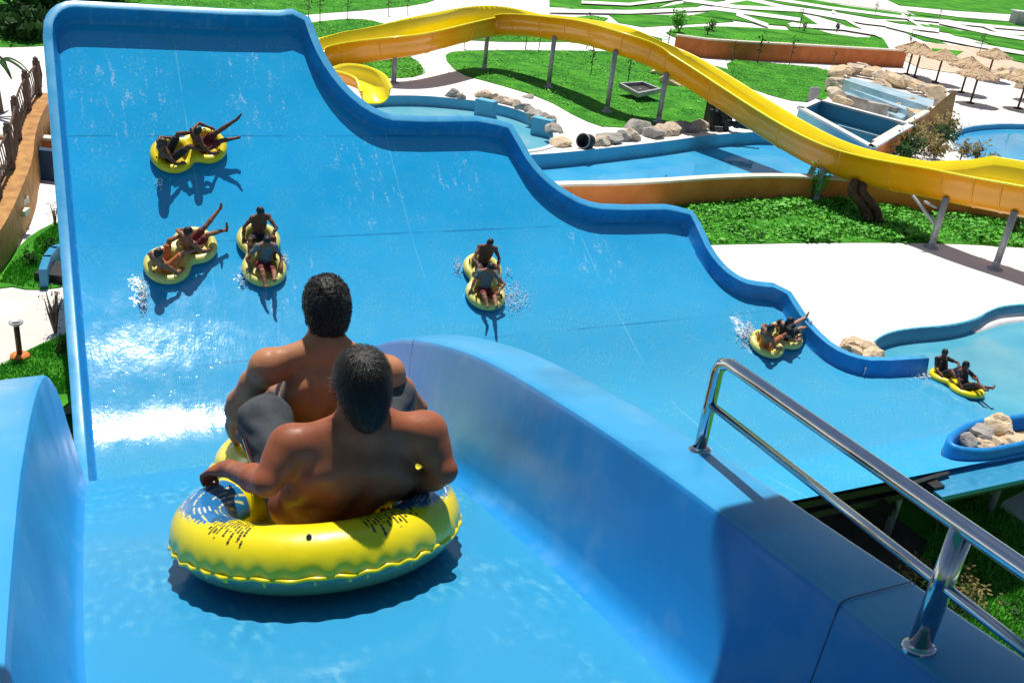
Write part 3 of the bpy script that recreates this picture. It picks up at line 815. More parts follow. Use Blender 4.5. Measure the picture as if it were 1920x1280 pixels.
# generic riders, posed in raft space
def rider_pose(front, v=0):
    cx = RC if front else -RC
    j = {}
    lean = .19 if v % 2 == 0 else .16
    j['pelvis'] = (cx-.10, 0, .14); j['chest'] = (cx-.10-lean*.9, .0, .46); j['neck'] = (cx-.08-lean*1.15, 0, .635); j['head'] = (cx-.04-lean*1.2, .0, .77)
    sx = cx-.09-lean*1.05
    j['shL'] = (sx, .185, .57); j['shR'] = (sx, -.185, .57)
    j['elL'] = (cx-.17, .37, .37); j['elR'] = (cx-.17, -.37, .37)
    j['wrL'] = (cx+.05, .36, .285); j['wrR'] = (cx+.05, -.36, .285)
    j['hpL'] = (cx-.05, .095, .15); j['hpR'] = (cx-.05, -.095, .15)
    if front:
        j['knL'] = (cx+.33, .10, .42); j['knR'] = (cx+.30, -.12, .46)
        j['anL'] = (cx+.70, .07, .50); j['anR'] = (cx+.62, -.10, .38)
        j['toL'] = (cx+.77, .08, .62); j['toR'] = (cx+.73, -.11, .48)
    else:
        j['knL'] = (cx+.30, .24, .50); j['knR'] = (cx+.30, -.24, .52)
        j['anL'] = (cx+.66, .27, .38); j['anR'] = (cx+.64, -.28, .40)
        j['toL'] = (cx+.80, .29, .42); j['toR'] = (cx+.78, -.30, .46)
    if v % 2 == 1 and front:      # one leg thrown high
        j['knL'] = (cx+.36, .05, .52); j['anL'] = (cx+.76, .06, .74); j['toL'] = (cx+.82, .07, .86)
        j['knR'] = (cx+.30, -.16, .40); j['anR'] = (cx+.62, -.22, .36); j['toR'] = (cx+.74, -.24, .42)
    if v > 1:                 # no two riders sit quite alike
        r0 = random.Random(v*17+front)
        sh = (0, r0.gauss(0, .035), 0)
        for k in j:
            a = .035 if k[:2] in ('kn', 'an', 'to', 'el') else .012
            up_ = k in ('chest', 'neck', 'head', 'shL', 'shR')
            j[k] = tuple(c+r0.gauss(0, a)+(sh[i] if up_ else 0) for i, c in enumerate(j[k]))
        if v % 3 == 0: j['elL'] = (cx-.02, .36, .52); j['wrL'] = (cx+.18, .22, .46)
        if v % 3 == 1 and not front: j['elR'] = (cx+.05, -.33, .46); j['wrR'] = (cx+.28, -.22, .52)
    return j
def make_rider(front, v, hair, top):
    j = rider_pose(front, v); S = SDF(.0125)
    R = body(S, j, .98)
    P, HR = head_sdf(S, j['head'], (.93, .0 if v < 2 else .5*math.sin(v*2.3), -.12), (.1, 0, 1), 1.0)
    for sd, sg in (('L', 1), ('R', -1)):
        e, w_ = V(*j['el'+sd]), V(*j['wr'+sd]); f = nv(w_-e)
        hand(S, w_, f, (0, 0, -1), (0, -sg, 0), .9, 1.12)
    skinm = S.build('person'); o = link('person', skinm, M['skin_a'])
    H = hair_sdf(.010, P, HR, 1.0, hair).build('hair'); link('hair', H, M['hair'], o)
    T = SDF(.0125); g = {a: V(*b) for a, b in j.items()}
    T.ell(g['pelvis'], (.176, .126, .115), R, .05)
    for sd in 'LR':
        kn = g['hp'+sd]*.28+g['kn'+sd]*.72; T.cone(g['hp'+sd], kn, .100, .086, .04); T.cone(kn, kn+nv(kn-g['hp'+sd])*.03, .06, .06, .01, 'sub')
    link('shorts', T.build('shorts'), M['short_dark'], o)
    if top:
        T = SDF(.0125); up = nv(g['chest']-g['pelvis'])
        T.ell((g['chest']+g['pelvis'])/2, (.155, .112, .17), R, .06); T.ell(g['chest']+up*.01, (.182, .124, .175), R, .06); T.ell(g['chest']+up*.10, (.165, .095, .078), R, .05)
        for sd in 'LR':
            T.ell(g['sh'+sd], (.074, .074, .074), R, .04); T.cone(g['sh'+sd], g['sh'+sd]*.5+g['el'+sd]*.5, .062, .060, .03)
        link('shirt', T.build('shirt'), M['shirt_grey'], o)
    decorate(o, P, HR, 1.0, None)
    return o
RIDERS = {(f, v, h, t): None for f in (0, 1) for v in (0, 1) for h in ('short', 'long') for t in (0, 1)}
tube_me = tube_shape(.014); two_tone(tube_me)
proto_used = {}
def get_tube(pale):
    key = 'tube'
    return key
def raft_matrix(px, py, ax, ay, surf_=True, z=None, lift=.0):
    if surf_:
        s, p = HP(px, py); s2, p2 = HP(ax, ay); n = nrm(p, s); c = W(s, p, zbed(s, p)); d = W(s2, p2, zbed(s2, p2))-c
    else:
        c = G(px, py, z); d = G(ax, ay, z)-c; n = Vector((0,0,1))
    x = (d-n*d.dot(n)).normalized(); y = n.cross(x)
    m = Matrix(((x.x, y.x, n.x, c.x), (x.y, y.y, n.y, c.y), (x.z, y.z, n.z, c.z), (0,0,0,1)))
    return m @ Matrix.Translation((0, 0, lift))
TUBE0 = None; PERS = {}
RG = 'inflatable two seat tubes riding the blue slide'
PG = 'people riding the tubes on the blue slide'
def place_raft(mtx, label, sc, pale, people):
    global TUBE0
    SM = mtx @ Matrix.Scale(sc, 4)
    if TUBE0 is None:
        TUBE0 = link('tube_raft', tube_me, [M['tube_yellow'], M['tube_blue']]); handles(TUBE0, M['handle'])
        vb = MB(); vb.lathe((-RC-RM, 0, 2*RR_), [(0,.022),(.014,.022),(.016,.01),(.022,.0)], 10); vb.build('valve', M['handle'], TUBE0, True)
        o = TUBE0; o.matrix_basis = SM
        if pale: o.material_slots[0].link = 'OBJECT'; o.material_slots[0].material = M['tube_pale']
    else:
        o = copy_tree(TUBE0, SM); o.material_slots[0].link = 'OBJECT'; o.material_slots[0].material = M['tube_pale'] if pale else M['tube_yellow']
    tag(o, label, 'inner tube', RG)
    for (front, v, hair, top, mats, lab) in people:
        key = (front, v, hair, top)
        if key not in PERS:
            q = make_rider(*key); PERS[key] = q
            q.matrix_basis = SM
        else: q = copy_tree(PERS[key], SM)
        for ob in [q]+children(q):
            k = ob.name.split('.')[0]
            if k in mats: ob.material_slots[0].link = 'OBJECT'; ob.material_slots[0].material = M[mats[k]]
        tag(q, lab, 'person', PG)
D_ = dict
def pm(sk, sh, hr='hair', st=None):
    d = {'person': sk, 'shorts': sh, 'hair': hr}
    if st: d['shirt'] = st
    return d
place_raft(raft_matrix(354, 287, 420, 268), 'yellow tube highest on the blue wall, turned sideways with two riders', .98, False,
    [(0, 2, 'long', 0, pm('skin_b', 'short_dark', 'hair_brown'), 'rear rider with long dark hair in the highest tube on the wall'),
     (1, 3, 'short', 0, pm('skin_b', 'short_red'), 'front rider in red shorts with a leg raised in the highest tube')])
place_raft(raft_matrix(339, 484, 398, 440), 'tilted pale yellow tube on the left of the wall, below the highest tube', .98, True,
    [(0, 5, 'short', 0, pm('skin_a', 'short_orange'), 'rear rider with bright orange shorts in the tilted tube at left'),
     (1, 5, 'short', 0, pm('skin_a', 'short_red'), 'front rider kicking a leg up out of the tilted tube at left')])
place_raft(raft_matrix(489, 482, 502, 545), 'pale tube pointing downhill, just left of the front man in the foreground', .98, True,
    [(0, 6, 'short', 0, pm('skin_b', 'short_dark'), 'bare chested dark skinned rear rider in the downhill tube at left'),
     (1, 8, 'short', 1, pm('skin_a', 'short_red', 'hair', 'shirt_grey'), 'front rider in grey shirt with legs together in the left downhill tube')])
place_raft(raft_matrix(905, 533, 912, 590), 'pale tube with splash beside it in the middle of the blue wall', .98, True,
    [(0, 10, 'short', 0, pm('skin_b', 'short_dark'), 'rear rider with dark torso in the tube in the middle of the wall'),
     (1, 12, 'short', 1, pm('skin_a', 'short_red', 'hair', 'shirt_grey'), 'front rider in grey shirt in the tube in the middle of the wall')])
place_raft(raft_matrix(1452, 642, 1496, 622), 'tube with white splash brushing the stepped rim on the right of the wall', .95, True,
    [(0, 15, 'short', 0, pm('skin_a', 'short_orange'), 'rear rider in orange shorts in the tube beside the stepped rim'),
     (1, 16, 'long', 1, pm('skin_c', 'short_dark', 'hair', 'shirt_dark'), 'front rider in dark top in the tube beside the stepped rim')])
place_raft(raft_matrix(1791, 724, 1830, 748, False, -10.33), 'bright yellow tube floating into the pool at far right', .87, False,
    [(0, 18, 'short', 1, pm('skin_b', 'short_dark', 'hair', 'shirt_dark'), 'rear rider seen from the side in the yellow tube entering the pool'),
     (1, 20, 'short', 1, pm('skin_b', 'short_dark', 'hair', 'shirt_dark'), 'front rider with feet over the edge of the yellow tube entering the pool')])

# ------------------------------------------------------------------ the foreground tube
fs_, fp_ = .745, 2.69
c0 = W(fs_, fp_, zbed(fs_, fp_)); nn0 = nrm(fp_+.25, fs_)
c1 = W(fs_+.27, fp_+.77, zbed(fs_, fp_+.77))
x0 = (c1-c0).normalized(); nn0 = (nn0-x0*nn0.dot(x0)).normalized(); y0 = nn0.cross(x0)
FM = Matrix(((x0.x, y0.x, nn0.x, c0.x), (x0.y, y0.y, nn0.y, c0.y), (x0.z, y0.z, nn0.z, c0.z), (0,0,0,1))) @ Matrix.Translation((RC, 0, .022))
ft_me = tube_shape(.0046)
co = np.empty(len(ft_me.vertices)*3); ft_me.vertices.foreach_get('co', co); co = co.reshape(-1, 3)
# puckered vinyl beside the welded seam
_cx = np.where(co[:,0] < 0, -RC, RC); _a = np.arctan2(co[:,1], co[:,0]-_cx); _r = np.hypot(co[:,0]-_cx, co[:,1])
_f = np.exp(-((co[:,2]-(ZC-.02))/.032)**2)*(_r > RM)*(.6*np.sin(_a*41+1.5*np.sin(_a*7))+.4*np.sin(_a*23+2))*.0045
co[:,0] += np.cos(_a)*_f; co[:,1] += np.sin(_a)*_f
ft_me.vertices.foreach_set('co', co.ravel()); ft_me.update()
def tri(x, a): return (1-np.abs(x)/a).clip(0, 1)
xr, yr, zr = co[:,0]+RC, co[:,1], co[:,2]
r_ = np.hypot(xr, yr); ph = np.degrees(np.arctan2(yr, -xr))      # 0 at the back, + to the left
back = co[:,0] < 0
rng_ = np.random.RandomState(3)
def hash1(k): return np.modf(np.sin(k*12.9898)*43758.5453)[0] % 1
ins = (zr > ZC-.02)
theta = np.degrees(np.arctan2(zr-ZC, r_-RM))                    # 0 outer equator, 90 crown, 180 inner
wavy = .006*np.sin(ph*.9)+.008*np.sin(ph*.37+1)
YL = np.array([.86,.69,.006]); BL = np.array([.015,.17,.42]); WH = np.array([.85,.86,.80]); BK = np.array([.012,.012,.012]); TE = np.array([.05,.20,.20])
C = np.tile(YL, (len(co), 1))
def patch(side, p0, p1):
    q = ph*side
    out = np.interp(q, [p0, p0+12, (p0+p1)/2, p1-18, p1], [.40, .435, .455, .470, .40]) + .007*np.sin(q*1.9) + .004*np.sin(q*4.3)
    return back & ins & (q > p0) & (q < p1) & (r_ < out) & (r_ > .17)
for side, p0, p1 in ((1, 40, 116), (-1, 46, 116)):
    m = patch(side, p0, p1); C[m] = BL
    q = ph*side; band = np.floor((r_ + .0011*(q-70))/.0165); cell = np.floor((q + hash1(band)*40)/11)
    dash = (np.modf((r_+.0011*(q-70))/.0165)[0] < .30) & (hash1(band*7.1+cell*3.3) > .45) & (np.modf((q+hash1(band)*40)/11)[0] < .78)
    C[m & dash] = np.where(hash1(band+cell)[:, None] > .5, WH, np.array([.80,.70,.25]))[m & dash]
for side, p0, p1 in ((1, 22, 50), (-1, 24, 56)):                   # black grassy drips
    q = ph*side; k = np.floor(q/1.9); rr0 = np.modf(q/1.9)[0]
    ln = np.interp(q, [p0, p0+3, p1-4, p1], [.38, .44, .45, .40]) + (hash1(k)-.5)*.07
    gap = np.modf((r_+hash1(k*3.7))/.05)[0] < .85
    m = back & (zr > ZC-.04) & (q > p0) & (q < p1) & (r_ < ln) & (r_ > .19) & (rr0 < .52) & gap
    C[m] = BK
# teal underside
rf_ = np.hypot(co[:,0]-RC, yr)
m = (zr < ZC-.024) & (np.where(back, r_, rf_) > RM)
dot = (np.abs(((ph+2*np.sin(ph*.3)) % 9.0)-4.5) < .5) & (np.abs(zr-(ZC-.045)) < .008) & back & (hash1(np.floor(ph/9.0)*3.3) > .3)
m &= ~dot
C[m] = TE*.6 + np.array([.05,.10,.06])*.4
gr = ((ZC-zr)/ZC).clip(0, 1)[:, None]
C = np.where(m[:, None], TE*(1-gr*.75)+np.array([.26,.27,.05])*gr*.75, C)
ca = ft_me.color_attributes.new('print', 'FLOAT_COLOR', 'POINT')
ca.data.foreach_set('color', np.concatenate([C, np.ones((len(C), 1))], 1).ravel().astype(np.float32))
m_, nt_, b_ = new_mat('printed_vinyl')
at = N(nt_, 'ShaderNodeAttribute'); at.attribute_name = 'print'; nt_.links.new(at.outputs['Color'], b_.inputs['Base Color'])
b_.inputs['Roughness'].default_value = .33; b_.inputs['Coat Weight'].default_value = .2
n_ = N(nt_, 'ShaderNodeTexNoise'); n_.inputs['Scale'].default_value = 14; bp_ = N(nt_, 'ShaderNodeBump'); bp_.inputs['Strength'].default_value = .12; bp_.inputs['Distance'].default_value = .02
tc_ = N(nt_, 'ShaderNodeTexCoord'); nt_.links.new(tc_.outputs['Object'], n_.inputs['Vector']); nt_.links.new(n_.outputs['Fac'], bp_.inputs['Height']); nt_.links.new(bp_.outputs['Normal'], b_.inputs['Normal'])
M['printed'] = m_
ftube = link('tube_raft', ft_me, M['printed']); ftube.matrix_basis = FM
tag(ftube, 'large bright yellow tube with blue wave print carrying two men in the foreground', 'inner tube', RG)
# crimped welded seam round the outside
ol = outline(360); ol = [ol[i] for i in range(0, len(ol), 1)]
vs = []; n = len(ol); acc = 0
for i in range(n):
    a = Vector((*ol[i], 0)); b = Vector((*ol[(i+1) % n], 0)); t = (b-a).normalized(); o = Vector((t.y, -t.x, 0))
    if o.dot(a-Vector((-RC if a.x < 0 else RC, 0, 0))) < 0: o = -o
    acc += (b-a).length
    wv = math.sin(acc*math.tau/.078+1.3*math.sin(acc*9))*(.55+.4*math.sin(acc*5.3))+.5*math.sin(acc*math.tau/.21+1)
    z = ZC-.024+.005*wv; out = .006+.004*math.sin(acc*math.tau/.075+1.2+1.3*math.sin(acc*9))
    vs += [a+Vector((0,0,z+.006))-o*.012, a+o*out*.6+Vector((0,0,z+.004)), a+o*out+Vector((0,0,z-.004)), a+o*out*.55+Vector((0,0,z-.008)), a+Vector((0,0,z-.010))-o*.012]
fs = [(i*5+k, ((i+1) % n)*5+k, ((i+1) % n)*5+k+1, i*5+k+1) for i in range(n) for k in range(4)]
sm_o = link('seam', mesh('seam', vs, fs), M['tube_yellow'], None); sm_o.parent = ftube
for nm, sx, sy in (('handle', -.15, 1), ('handle', -.15, -1), ('handle', .6, 1), ('handle', .6, -1)):
    c = Vector((-RC*.5 if sx < 0 else RC*1.2, sy*RM*1.02, 2*RR_-.004)); mb = MB()
    mb.tube([c+Vector((-.08,0,-.005)), c+Vector((-.06,0,.035)), c+Vector((.06,0,.035)), c+Vector((.08,0,-.005))], .014, 10)
    h_ = mb.build(nm, M['tube_yellow'], None, True); h_.parent = ftube
mb = MB(); mb.lathe((-RC-RM-.06, -.01, ZC+RR_*.88), [(0,.008),(.004,.008),(.006,.003),(.009,.0)], 14, axis=(-.45,0,.88)); vo = mb.build('valve', M['handle'], None, True); vo.parent = ftube

# ------------------------------------------------------------------ the two men in the foreground
def at_p(px, py, p):
    d = ray(px, py); t = p/Pd.dot(d); v = d*t; return V(v.x, v.y, v.z+CZ)
Pn = V(*Pd); An = V(*Ad); Zn = V(0, 0, 1)
def fore(name, J, face, up, res, hands, belly=0, sc=1.0, hsc=1.0):
    S = SDF(res); R = body(S, J, sc, detail=True, belly=belly)
    P, HR = head_sdf(S, J['head'], face, up, hsc)
    for sd, (fwd, palm, lat, curl) in hands.items(): hand(S, J['wr'+sd], fwd, palm, lat, curl, 1.05)
    return S, R, P, HR
def wrinkle(tm, amp=.011):
    tv = np.empty(len(tm.vertices)*3); tm.vertices.foreach_get('co', tv); tn = np.empty_like(tv); tm.vertices.foreach_get('normal', tn); tv = tv.reshape(-1,3); tn = tn.reshape(-1,3)
    ds = np.array([noise.noise(Vector((v[0]*9, v[1]*9, v[2]*26)))*amp for v in tv]); tm.vertices.foreach_set('co', (tv+tn*ds[:, None]).ravel()); tm.update()
# back man
pb = 2.60
Jb = dict(pelvis=W(.79, 2.80, -2.06), chest=at_p(660, 880, 2.62), neck=at_p(685, 800, 2.56), head=at_p(676, 722, 2.57))
Jb['shL'] = at_p(545, 838, 2.62); Jb['shR'] = at_p(796, 812, 2.54)
Jb['elL'] = at_p(500, 905, 2.56); Jb['wrL'] = at_p(428, 878, 2.90)
Jb['elR'] = at_p(832, 882, 2.46); Jb['wrR'] = at_p(775, 915, 2.62)
Jb['hpL'] = W(.70, 2.84, -2.06); Jb['hpR'] = W(.90, 2.84, -2.06)
Jb['knL'] = at_p(497, 790, 3.16); Jb['knR'] = W(1.16, 3.22, -1.93)
Jb['anL'] = W(.70, 3.52, -2.30); Jb['anR'] = W(1.22, 3.55, -2.22)
Jb['toL'] = W(.69, 3.66, -2.32); Jb['toR'] = W(1.24, 3.68, -2.22)
S, R, P, HR = fore('back', Jb, Pn*.93-Zn*.35-An*.10, Zn+Pn*.3, .0075,
    {'L': (Pn*.75-An*.45-Zn*.45, -Zn+Pn*.1-An*.2, An, .9), 'R': (-An*.6+Pn*.35-Zn*.5, -Zn-Pn*.2, -An+Pn, .7)}, belly=.12, sc=1.13, hsc=.97)
man = link('person', S.build('person'), M['skin_red'])
tag(man, 'bare backed man in the rear of the big yellow tube in the foreground', 'person', PG)
H = SDF(.006)
H.ell(P(-.020, 0, .030), (.101, .086, .099), HR, .02); H.ell(P(-.05, 0, -.035), (.062, .074, .07), HR, .03); H.ell(P(-.045, 0, -.09), (.045, .052, .05), HR, .03)
H.ell(P(.085, 0, -.05), (.105, .13, .10), HR, .01, 'sub')
hairb = link('hair', H.build('hair'), M['hair'], man)
HRm = Matrix([[HR[j][i] for j in range(3)] for i in range(3)])
def strands(me, n, ln, rr, dirf, wd=.0012, curl=0, seed=1, lift=.2):
    r0 = random.Random(seed); mb = MB(); polys = me.polygons
    ar = [p.area for p in polys]
    for p in r0.choices(polys, ar, k=n):
        c = Vector(p.center); nn = Vector(p.normal); d = dirf(c, nn, r0); d = (d-nn*d.dot(nn)).normalized(); side = nn.cross(d)*wd
        l = ln*r0.uniform(.6, 1.3); a = r0.uniform(0, 6.28)
        if curl:
            q = nn.orthogonal().normalized(); q2 = nn.cross(q); pts = [c+nn*(.001+.0055*math.sin(k*1.2)*r0.uniform(.6,1.3)) + (q*math.cos(a+k*1.5)+q2*math.sin(a+k*1.5))*curl*(.5+.25*k) for k in range(4)]
        else: pts = [c+nn*.001, c+d*l*.5+nn*(lift*l*.5+.002), c+d*l+nn*lift*l*.55]
        vs = []
        for i, x in enumerate(pts):
            t = 1-.8*i/(len(pts)-1); vs += [x-side*t, x+side*t]
        mb.add(vs, [(2*i, 2*i+1, 2*i+3, 2*i+2) for i in range(len(pts)-1)])
    return mb
wh = P(-.055, .012, .085)
def whorl(c, nn, r0):
    d = c-Vector(wh); d = Vector(nn).cross(d)*.35 + d
    return d + Vector((r0.gauss(0, .03), r0.gauss(0, .03), r0.gauss(0, .03))) - Vector((0,0,.05))
strands(hairb.data, 5200, .030, 0, whorl, .0009, 0, 5, .22).build('hair_strands', M['hair'], hairb)
decorate(man, P, HR, .97, None)
T = SDF(.010); g = {a: V(*b) for a, b in Jb.items()}
T.ell(g['pelvis']-Zn*.035, (.178, .128, .085), R, .04)
for sd in 'LR':
    e = g['hp'+sd]*-.03+g['kn'+sd]*1.03; T.cone(g['hp'+sd], e, .112, .092, .04); T.cone(g['kn'+sd], g['kn'+sd]*.70+g['an'+sd]*.30, .090, .096, .04)
tm = T.build('shorts'); wrinkle(tm)
sho = link('shorts', tm, M['short_grey'], man)
def stripes(hp_, kn_, sho):
    hp_, kn_ = Vector(hp_), Vector(kn_); ax_ = (kn_-hp_).normalized(); sd_ = (ax_.cross(Vector((0,0,1)))).normalized()
    if sd_.dot(Ad) > 0: sd_ = -sd_
    ot = ax_.cross(sd_); ot = ot if ot.z > 0 else -ot
    for off, mt, wd in ((-.15, 'stripe_white', .018), (.12, 'stripe_red', .010)):
        mb = MB(); vs = []
        for i in range(9):
            t = .35+.66*i/8; c = hp_*(1-t)+kn_*t; r = .112+(.092-.112)*t+.007
            for a in (-.5, .5):
                an = off+a*wd/.1; vs.append(c+(sd_*math.cos(an)+ot*math.sin(an))*r)
        mb.add(vs, [(2*i, 2*i+1, 2*i+3, 2*i+2) for i in range(8)]); mb.build('stripe', M[mt], sho, True)
stripes(g['hpL'], g['knL'], sho)

# front man
Jf = dict(pelvis=W(.90, 3.46, -2.24), chest=at_p(618, 745, 3.32), neck=at_p(612, 655, 3.32), head=at_p(611, 580, 3.38))
Jf['shL'] = at_p(502, 688, 3.33); Jf['shR'] = at_p(725, 700, 3.24)
Jf['elL'] = at_p(446, 752, 3.44); Jf['wrL'] = at_p(437, 800, 3.50)
Jf['elR'] = at_p(782, 765, 3.32); Jf['wrR'] = W(1.14, 3.62, -2.02)
Jf['hpL'] = W(.84, 3.52, -2.24); Jf['hpR'] = W(1.0, 3.54, -2.24)
Jf['knL'] = W(1.00, 3.93, -2.26); Jf['knR'] = W(1.14, 3.94, -2.22)
Jf['anL'] = W(.92, 4.25, -2.40); Jf['anR'] = W(1.05, 4.22, -2.36)
Jf['toL'] = W(.92, 4.38, -2.40); Jf['toR'] = W(1.05, 4.36, -2.34)
S, R, P, HR = fore('front', Jf, Pn*.96-Zn*.18+An*.02, Zn+Pn*.15, .0075,
    {'L': (Pn*.3-Zn*.85+An*.1, An+Pn*.2, Pn, .7), 'R': (Pn*.6-Zn*.6, -Zn-An*.3, -An, .8)}, sc=1.08, hsc=.98, belly=.02)
man2 = link('person', S.build('person'), M['skin_tan'])
tag(man2, 'man with short black curls sitting in the front of the big yellow tube', 'person', PG)
H = SDF(.0055)
H.ell(P(-.016, 0, .036), (.108, .090, .108), HR, .02); H.ell(P(-.045, 0, -.03), (.068, .078, .07), HR, .03); H.ell(P(-.05, 0, -.075), (.040, .055, .045), HR, .03)
H.ell(P(.085, 0, -.05), (.105, .13, .10), HR, .01, 'sub')
hm = H.build('hair')
hv = np.empty(len(hm.vertices)*3); hm.vertices.foreach_get('co', hv); hn = np.empty_like(hv); hm.vertices.foreach_get('normal', hn)
hv = hv.reshape(-1, 3); hn = hn.reshape(-1, 3)
dsp = np.array([noise.noise(Vector(v)*75)*.006+noise.noise(Vector(v)*30)*.004 for v in hv]); hv = hv+hn*dsp[:, None]
hm.vertices.foreach_set('co', hv.ravel()); hm.update()
hairf = link('hair', hm, M['hair'], man2)
strands(hairf.data, 4200, .012, 0, lambda c, n, r0: Vector((r0.gauss(0,1), r0.gauss(0,1), r0.gauss(0,1))), .0011, .0035, 9).build('curls', M['hair'], hairf)
decorate(man2, P, HR, .98, None)
T = SDF(.0075); g = {a: V(*b) for a, b in Jf.items()}
T.ell(g['pelvis']-Zn*.02, (.178, .130, .105), R, .04)
for sd in 'LR':
    e = g['hp'+sd]*-.06+g['kn'+sd]*1.06; T.cone(g['hp'+sd], e, .118, .100, .04); T.cone(g['kn'+sd], g['kn'+sd]*.72+g['an'+sd]*.28, .098, .102, .04)
tm = T.build('shorts')
tv = np.empty(len(tm.vertices)*3); tm.vertices.foreach_get('co', tv); tn = np.empty_like(tv); tm.vertices.foreach_get('normal', tn); tv = tv.reshape(-1,3); tn = tn.reshape(-1,3)
ds = np.array([noise.noise(Vector((v[0]*9, v[1]*9, v[2]*26)))*.011 for v in tv]); tm.vertices.foreach_set('co', (tv+tn*ds[:, None]).ravel()); tm.update()
sho = link('shorts', tm, M['short_dark'], man2)
# ------------------------------------------------------------------ ground, terraces, paths, lawns
def struct(o): return tag(o, kind='structure')
def wxy(s, p): v = Pd*p+Ad*s; return (v.x, v.y)
struct(poly_fill([[(-900,-300),(900,-300),(900,1500),(-900,1500)]], T0+CZ, 'ground', M['grass']))
def water_mat(name, c1, c2, scale=.6, rough=.06, bump=.25):
    m = noisy(name, c1, c2, scale, rough, bump, 2.2, detail=6, bdist=.05); return m
M['water'] = water_mat('pool_water', (.065,.345,.49), (.13,.43,.54))
M['water_pale'] = water_mat('shallow_water', (.10,.42,.56), (.24,.52,.60))
M['water_chan'] = water_mat('channel_water', (.03,.33,.66), (.10,.46,.70), .35)
M['pool_wall'] = noisy('blue_pool_paint', (.09,.42,.60), (.13,.50,.66), 1.2, .5, .1)
M['pool_wall_l'] = noisy('pale_pool_paint', (.10,.40,.60), (.16,.48,.66), 1.2, .5, .1)

# lower terrace: bounded by the slide and the exit pool
pool_edge_px = [(1622,690),(1624,668),(1634,645),(1660,627),(1700,618),(1780,612),(1830,600),(1856,584),(1885,574),(1960,570),(2200,575),(2600,600)]
pe = smooth_loop([(G(x, y, T1).x, G(x, y, T1).y) for x, y in pool_edge_px], 2, closed=False)
lower = [(-120, 8), wxy(-.62, 9), wxy(-.62, 21.5), wxy(10.5, 21.6), wxy(15.3, 21.2), wxy(15.62, 19.2), wxy(16.1, 18.4), wxy(17.2, 18.15), wxy(17.6, 17.2), wxy(18.1, 16.4), wxy(18.9, 15.75)] + pe + [(120, 40), (120, 90), (-120, 90)]
struct(poly_fill([lower], T1+CZ, 'pavement', M['white_pave'], None, 2.2))
wat = [wxy(18.0, 16.6), wxy(18.0, 15.2), wxy(20.0, 15.0), wxy(20.2, 11.2), wxy(33, 11.2), (80, 20), (80, 60), (20, 60)]
wat = [wxy(17.3, 16.9), wxy(18.6, 14.9), wxy(19.9, 14.6), wxy(19.9, 11.9), wxy(34, 11.6), (90, 25), (90, 50), (24, 46)]
struct(poly_fill([wat], -10.33+CZ, 'pool_water', M['water']))
ewall = thing('pool_wall', Vector((*pe[8], T0+CZ)), 'curved painted blue edge of the exit pool below the white paving', 'pool wall')
mb = MB(); vs = []
for x, y in pe: vs += [Vector((x, y, T1+CZ-.9)), Vector((x, y, T1+CZ+.03)), Vector((x, y, T1+CZ+.03))+Vector((.02, .10, 0)), Vector((x,y,T1+CZ-.02))+Vector((.02,.10,0))]
mb.add(vs, [(4*i+k, 4*i+4+k, 4*i+5+k, 4*i+1+k) for i in range(len(pe)-1) for k in range(3)])
# offset a touch so the painted face stands proud of the slab
for v in mb.v: v.y -= .015
mb.build('edge', M['pool_wall'], ewall, True)
mb = MB()
for dz, pts in ((-10.20, [(1830,606),(1862,592),(1890,584),(1960,580)]), (-10.27, [(1822,618),(1862,604),(1892,597),(1960,594)])):
    c = smooth_loop([(G(x, y, dz).x, G(x, y, dz).y) for x, y in pts], 2, closed=False)
    mb.tube([(x, y, dz+CZ-.16) for x, y in c], .2, 8)
mb.build('step', M['white_concrete'], ewall, True)

# upper terrace with the splash pool, the channel and the round pool cut out
amber_px = [(-60,560),(2,487),(28,440),(52,395),(58,345),(82,290),(97,268)]
ret_px = [(1010,383),(1060,380),(1150,378),(1240,372),(1300,366),(1380,361),(1460,359),(1540,362),(1620,368),(1700,378),(1780,388),(1900,402),(2060,424),(2600,520)]
amber = smooth_loop([(G(x, y, T1).x, G(x, y, T1).y) for x, y in amber_px], 2, closed=False)
ret = smooth_loop([(G(x, y+14, T1).x, G(x, y+14, T1).y) for x, y in ret_px], 2, closed=False)
mid = [(G(104, 418, T1).x, G(104, 418, T1).y), (-13, 29.5), (-7, 31.5)]
edge_line = amber + [(-15.2, 31.0), (-9, 32.0)] + ret
pool1_px = [(640,205),(690,186),(720,181),(790,181),(860,187),(930,196),(985,212),(1022,232),(1040,252),(1036,272),(1010,281),(968,286),(900,262),(800,252),(690,240)]
chan_px = [(900,330),(972,294),(1060,288),(1150,278),(1240,268),(1330,255),(1450,247),(1540,262),(1640,300),(1720,345),(1640,345),(1540,330),(1460,328),(1380,329),(1300,333),(1200,338),(1100,344),(1000,348),(920,352)]
pool2_px = [(1786,262),(1796,245),(1830,237),(1900,233),(2000,240),(2100,262),(2100,330),(1980,338),(1900,330),(1840,312),(1800,285)]
pool1 = GP(pool1_px, T2); chan = GP(chan_px, T2, 1); pool2 = GP(pool2_px, T2)
outer = [(-400, G(-60,560,T1).y)] + edge_line + [(400, ret[-1][1]), (700, 1400), (-700, 1400)]
struct(poly_fill([outer, pool1, chan, pool2], T2+CZ, 'upper_pavement', M['white_pave'], None, .02))
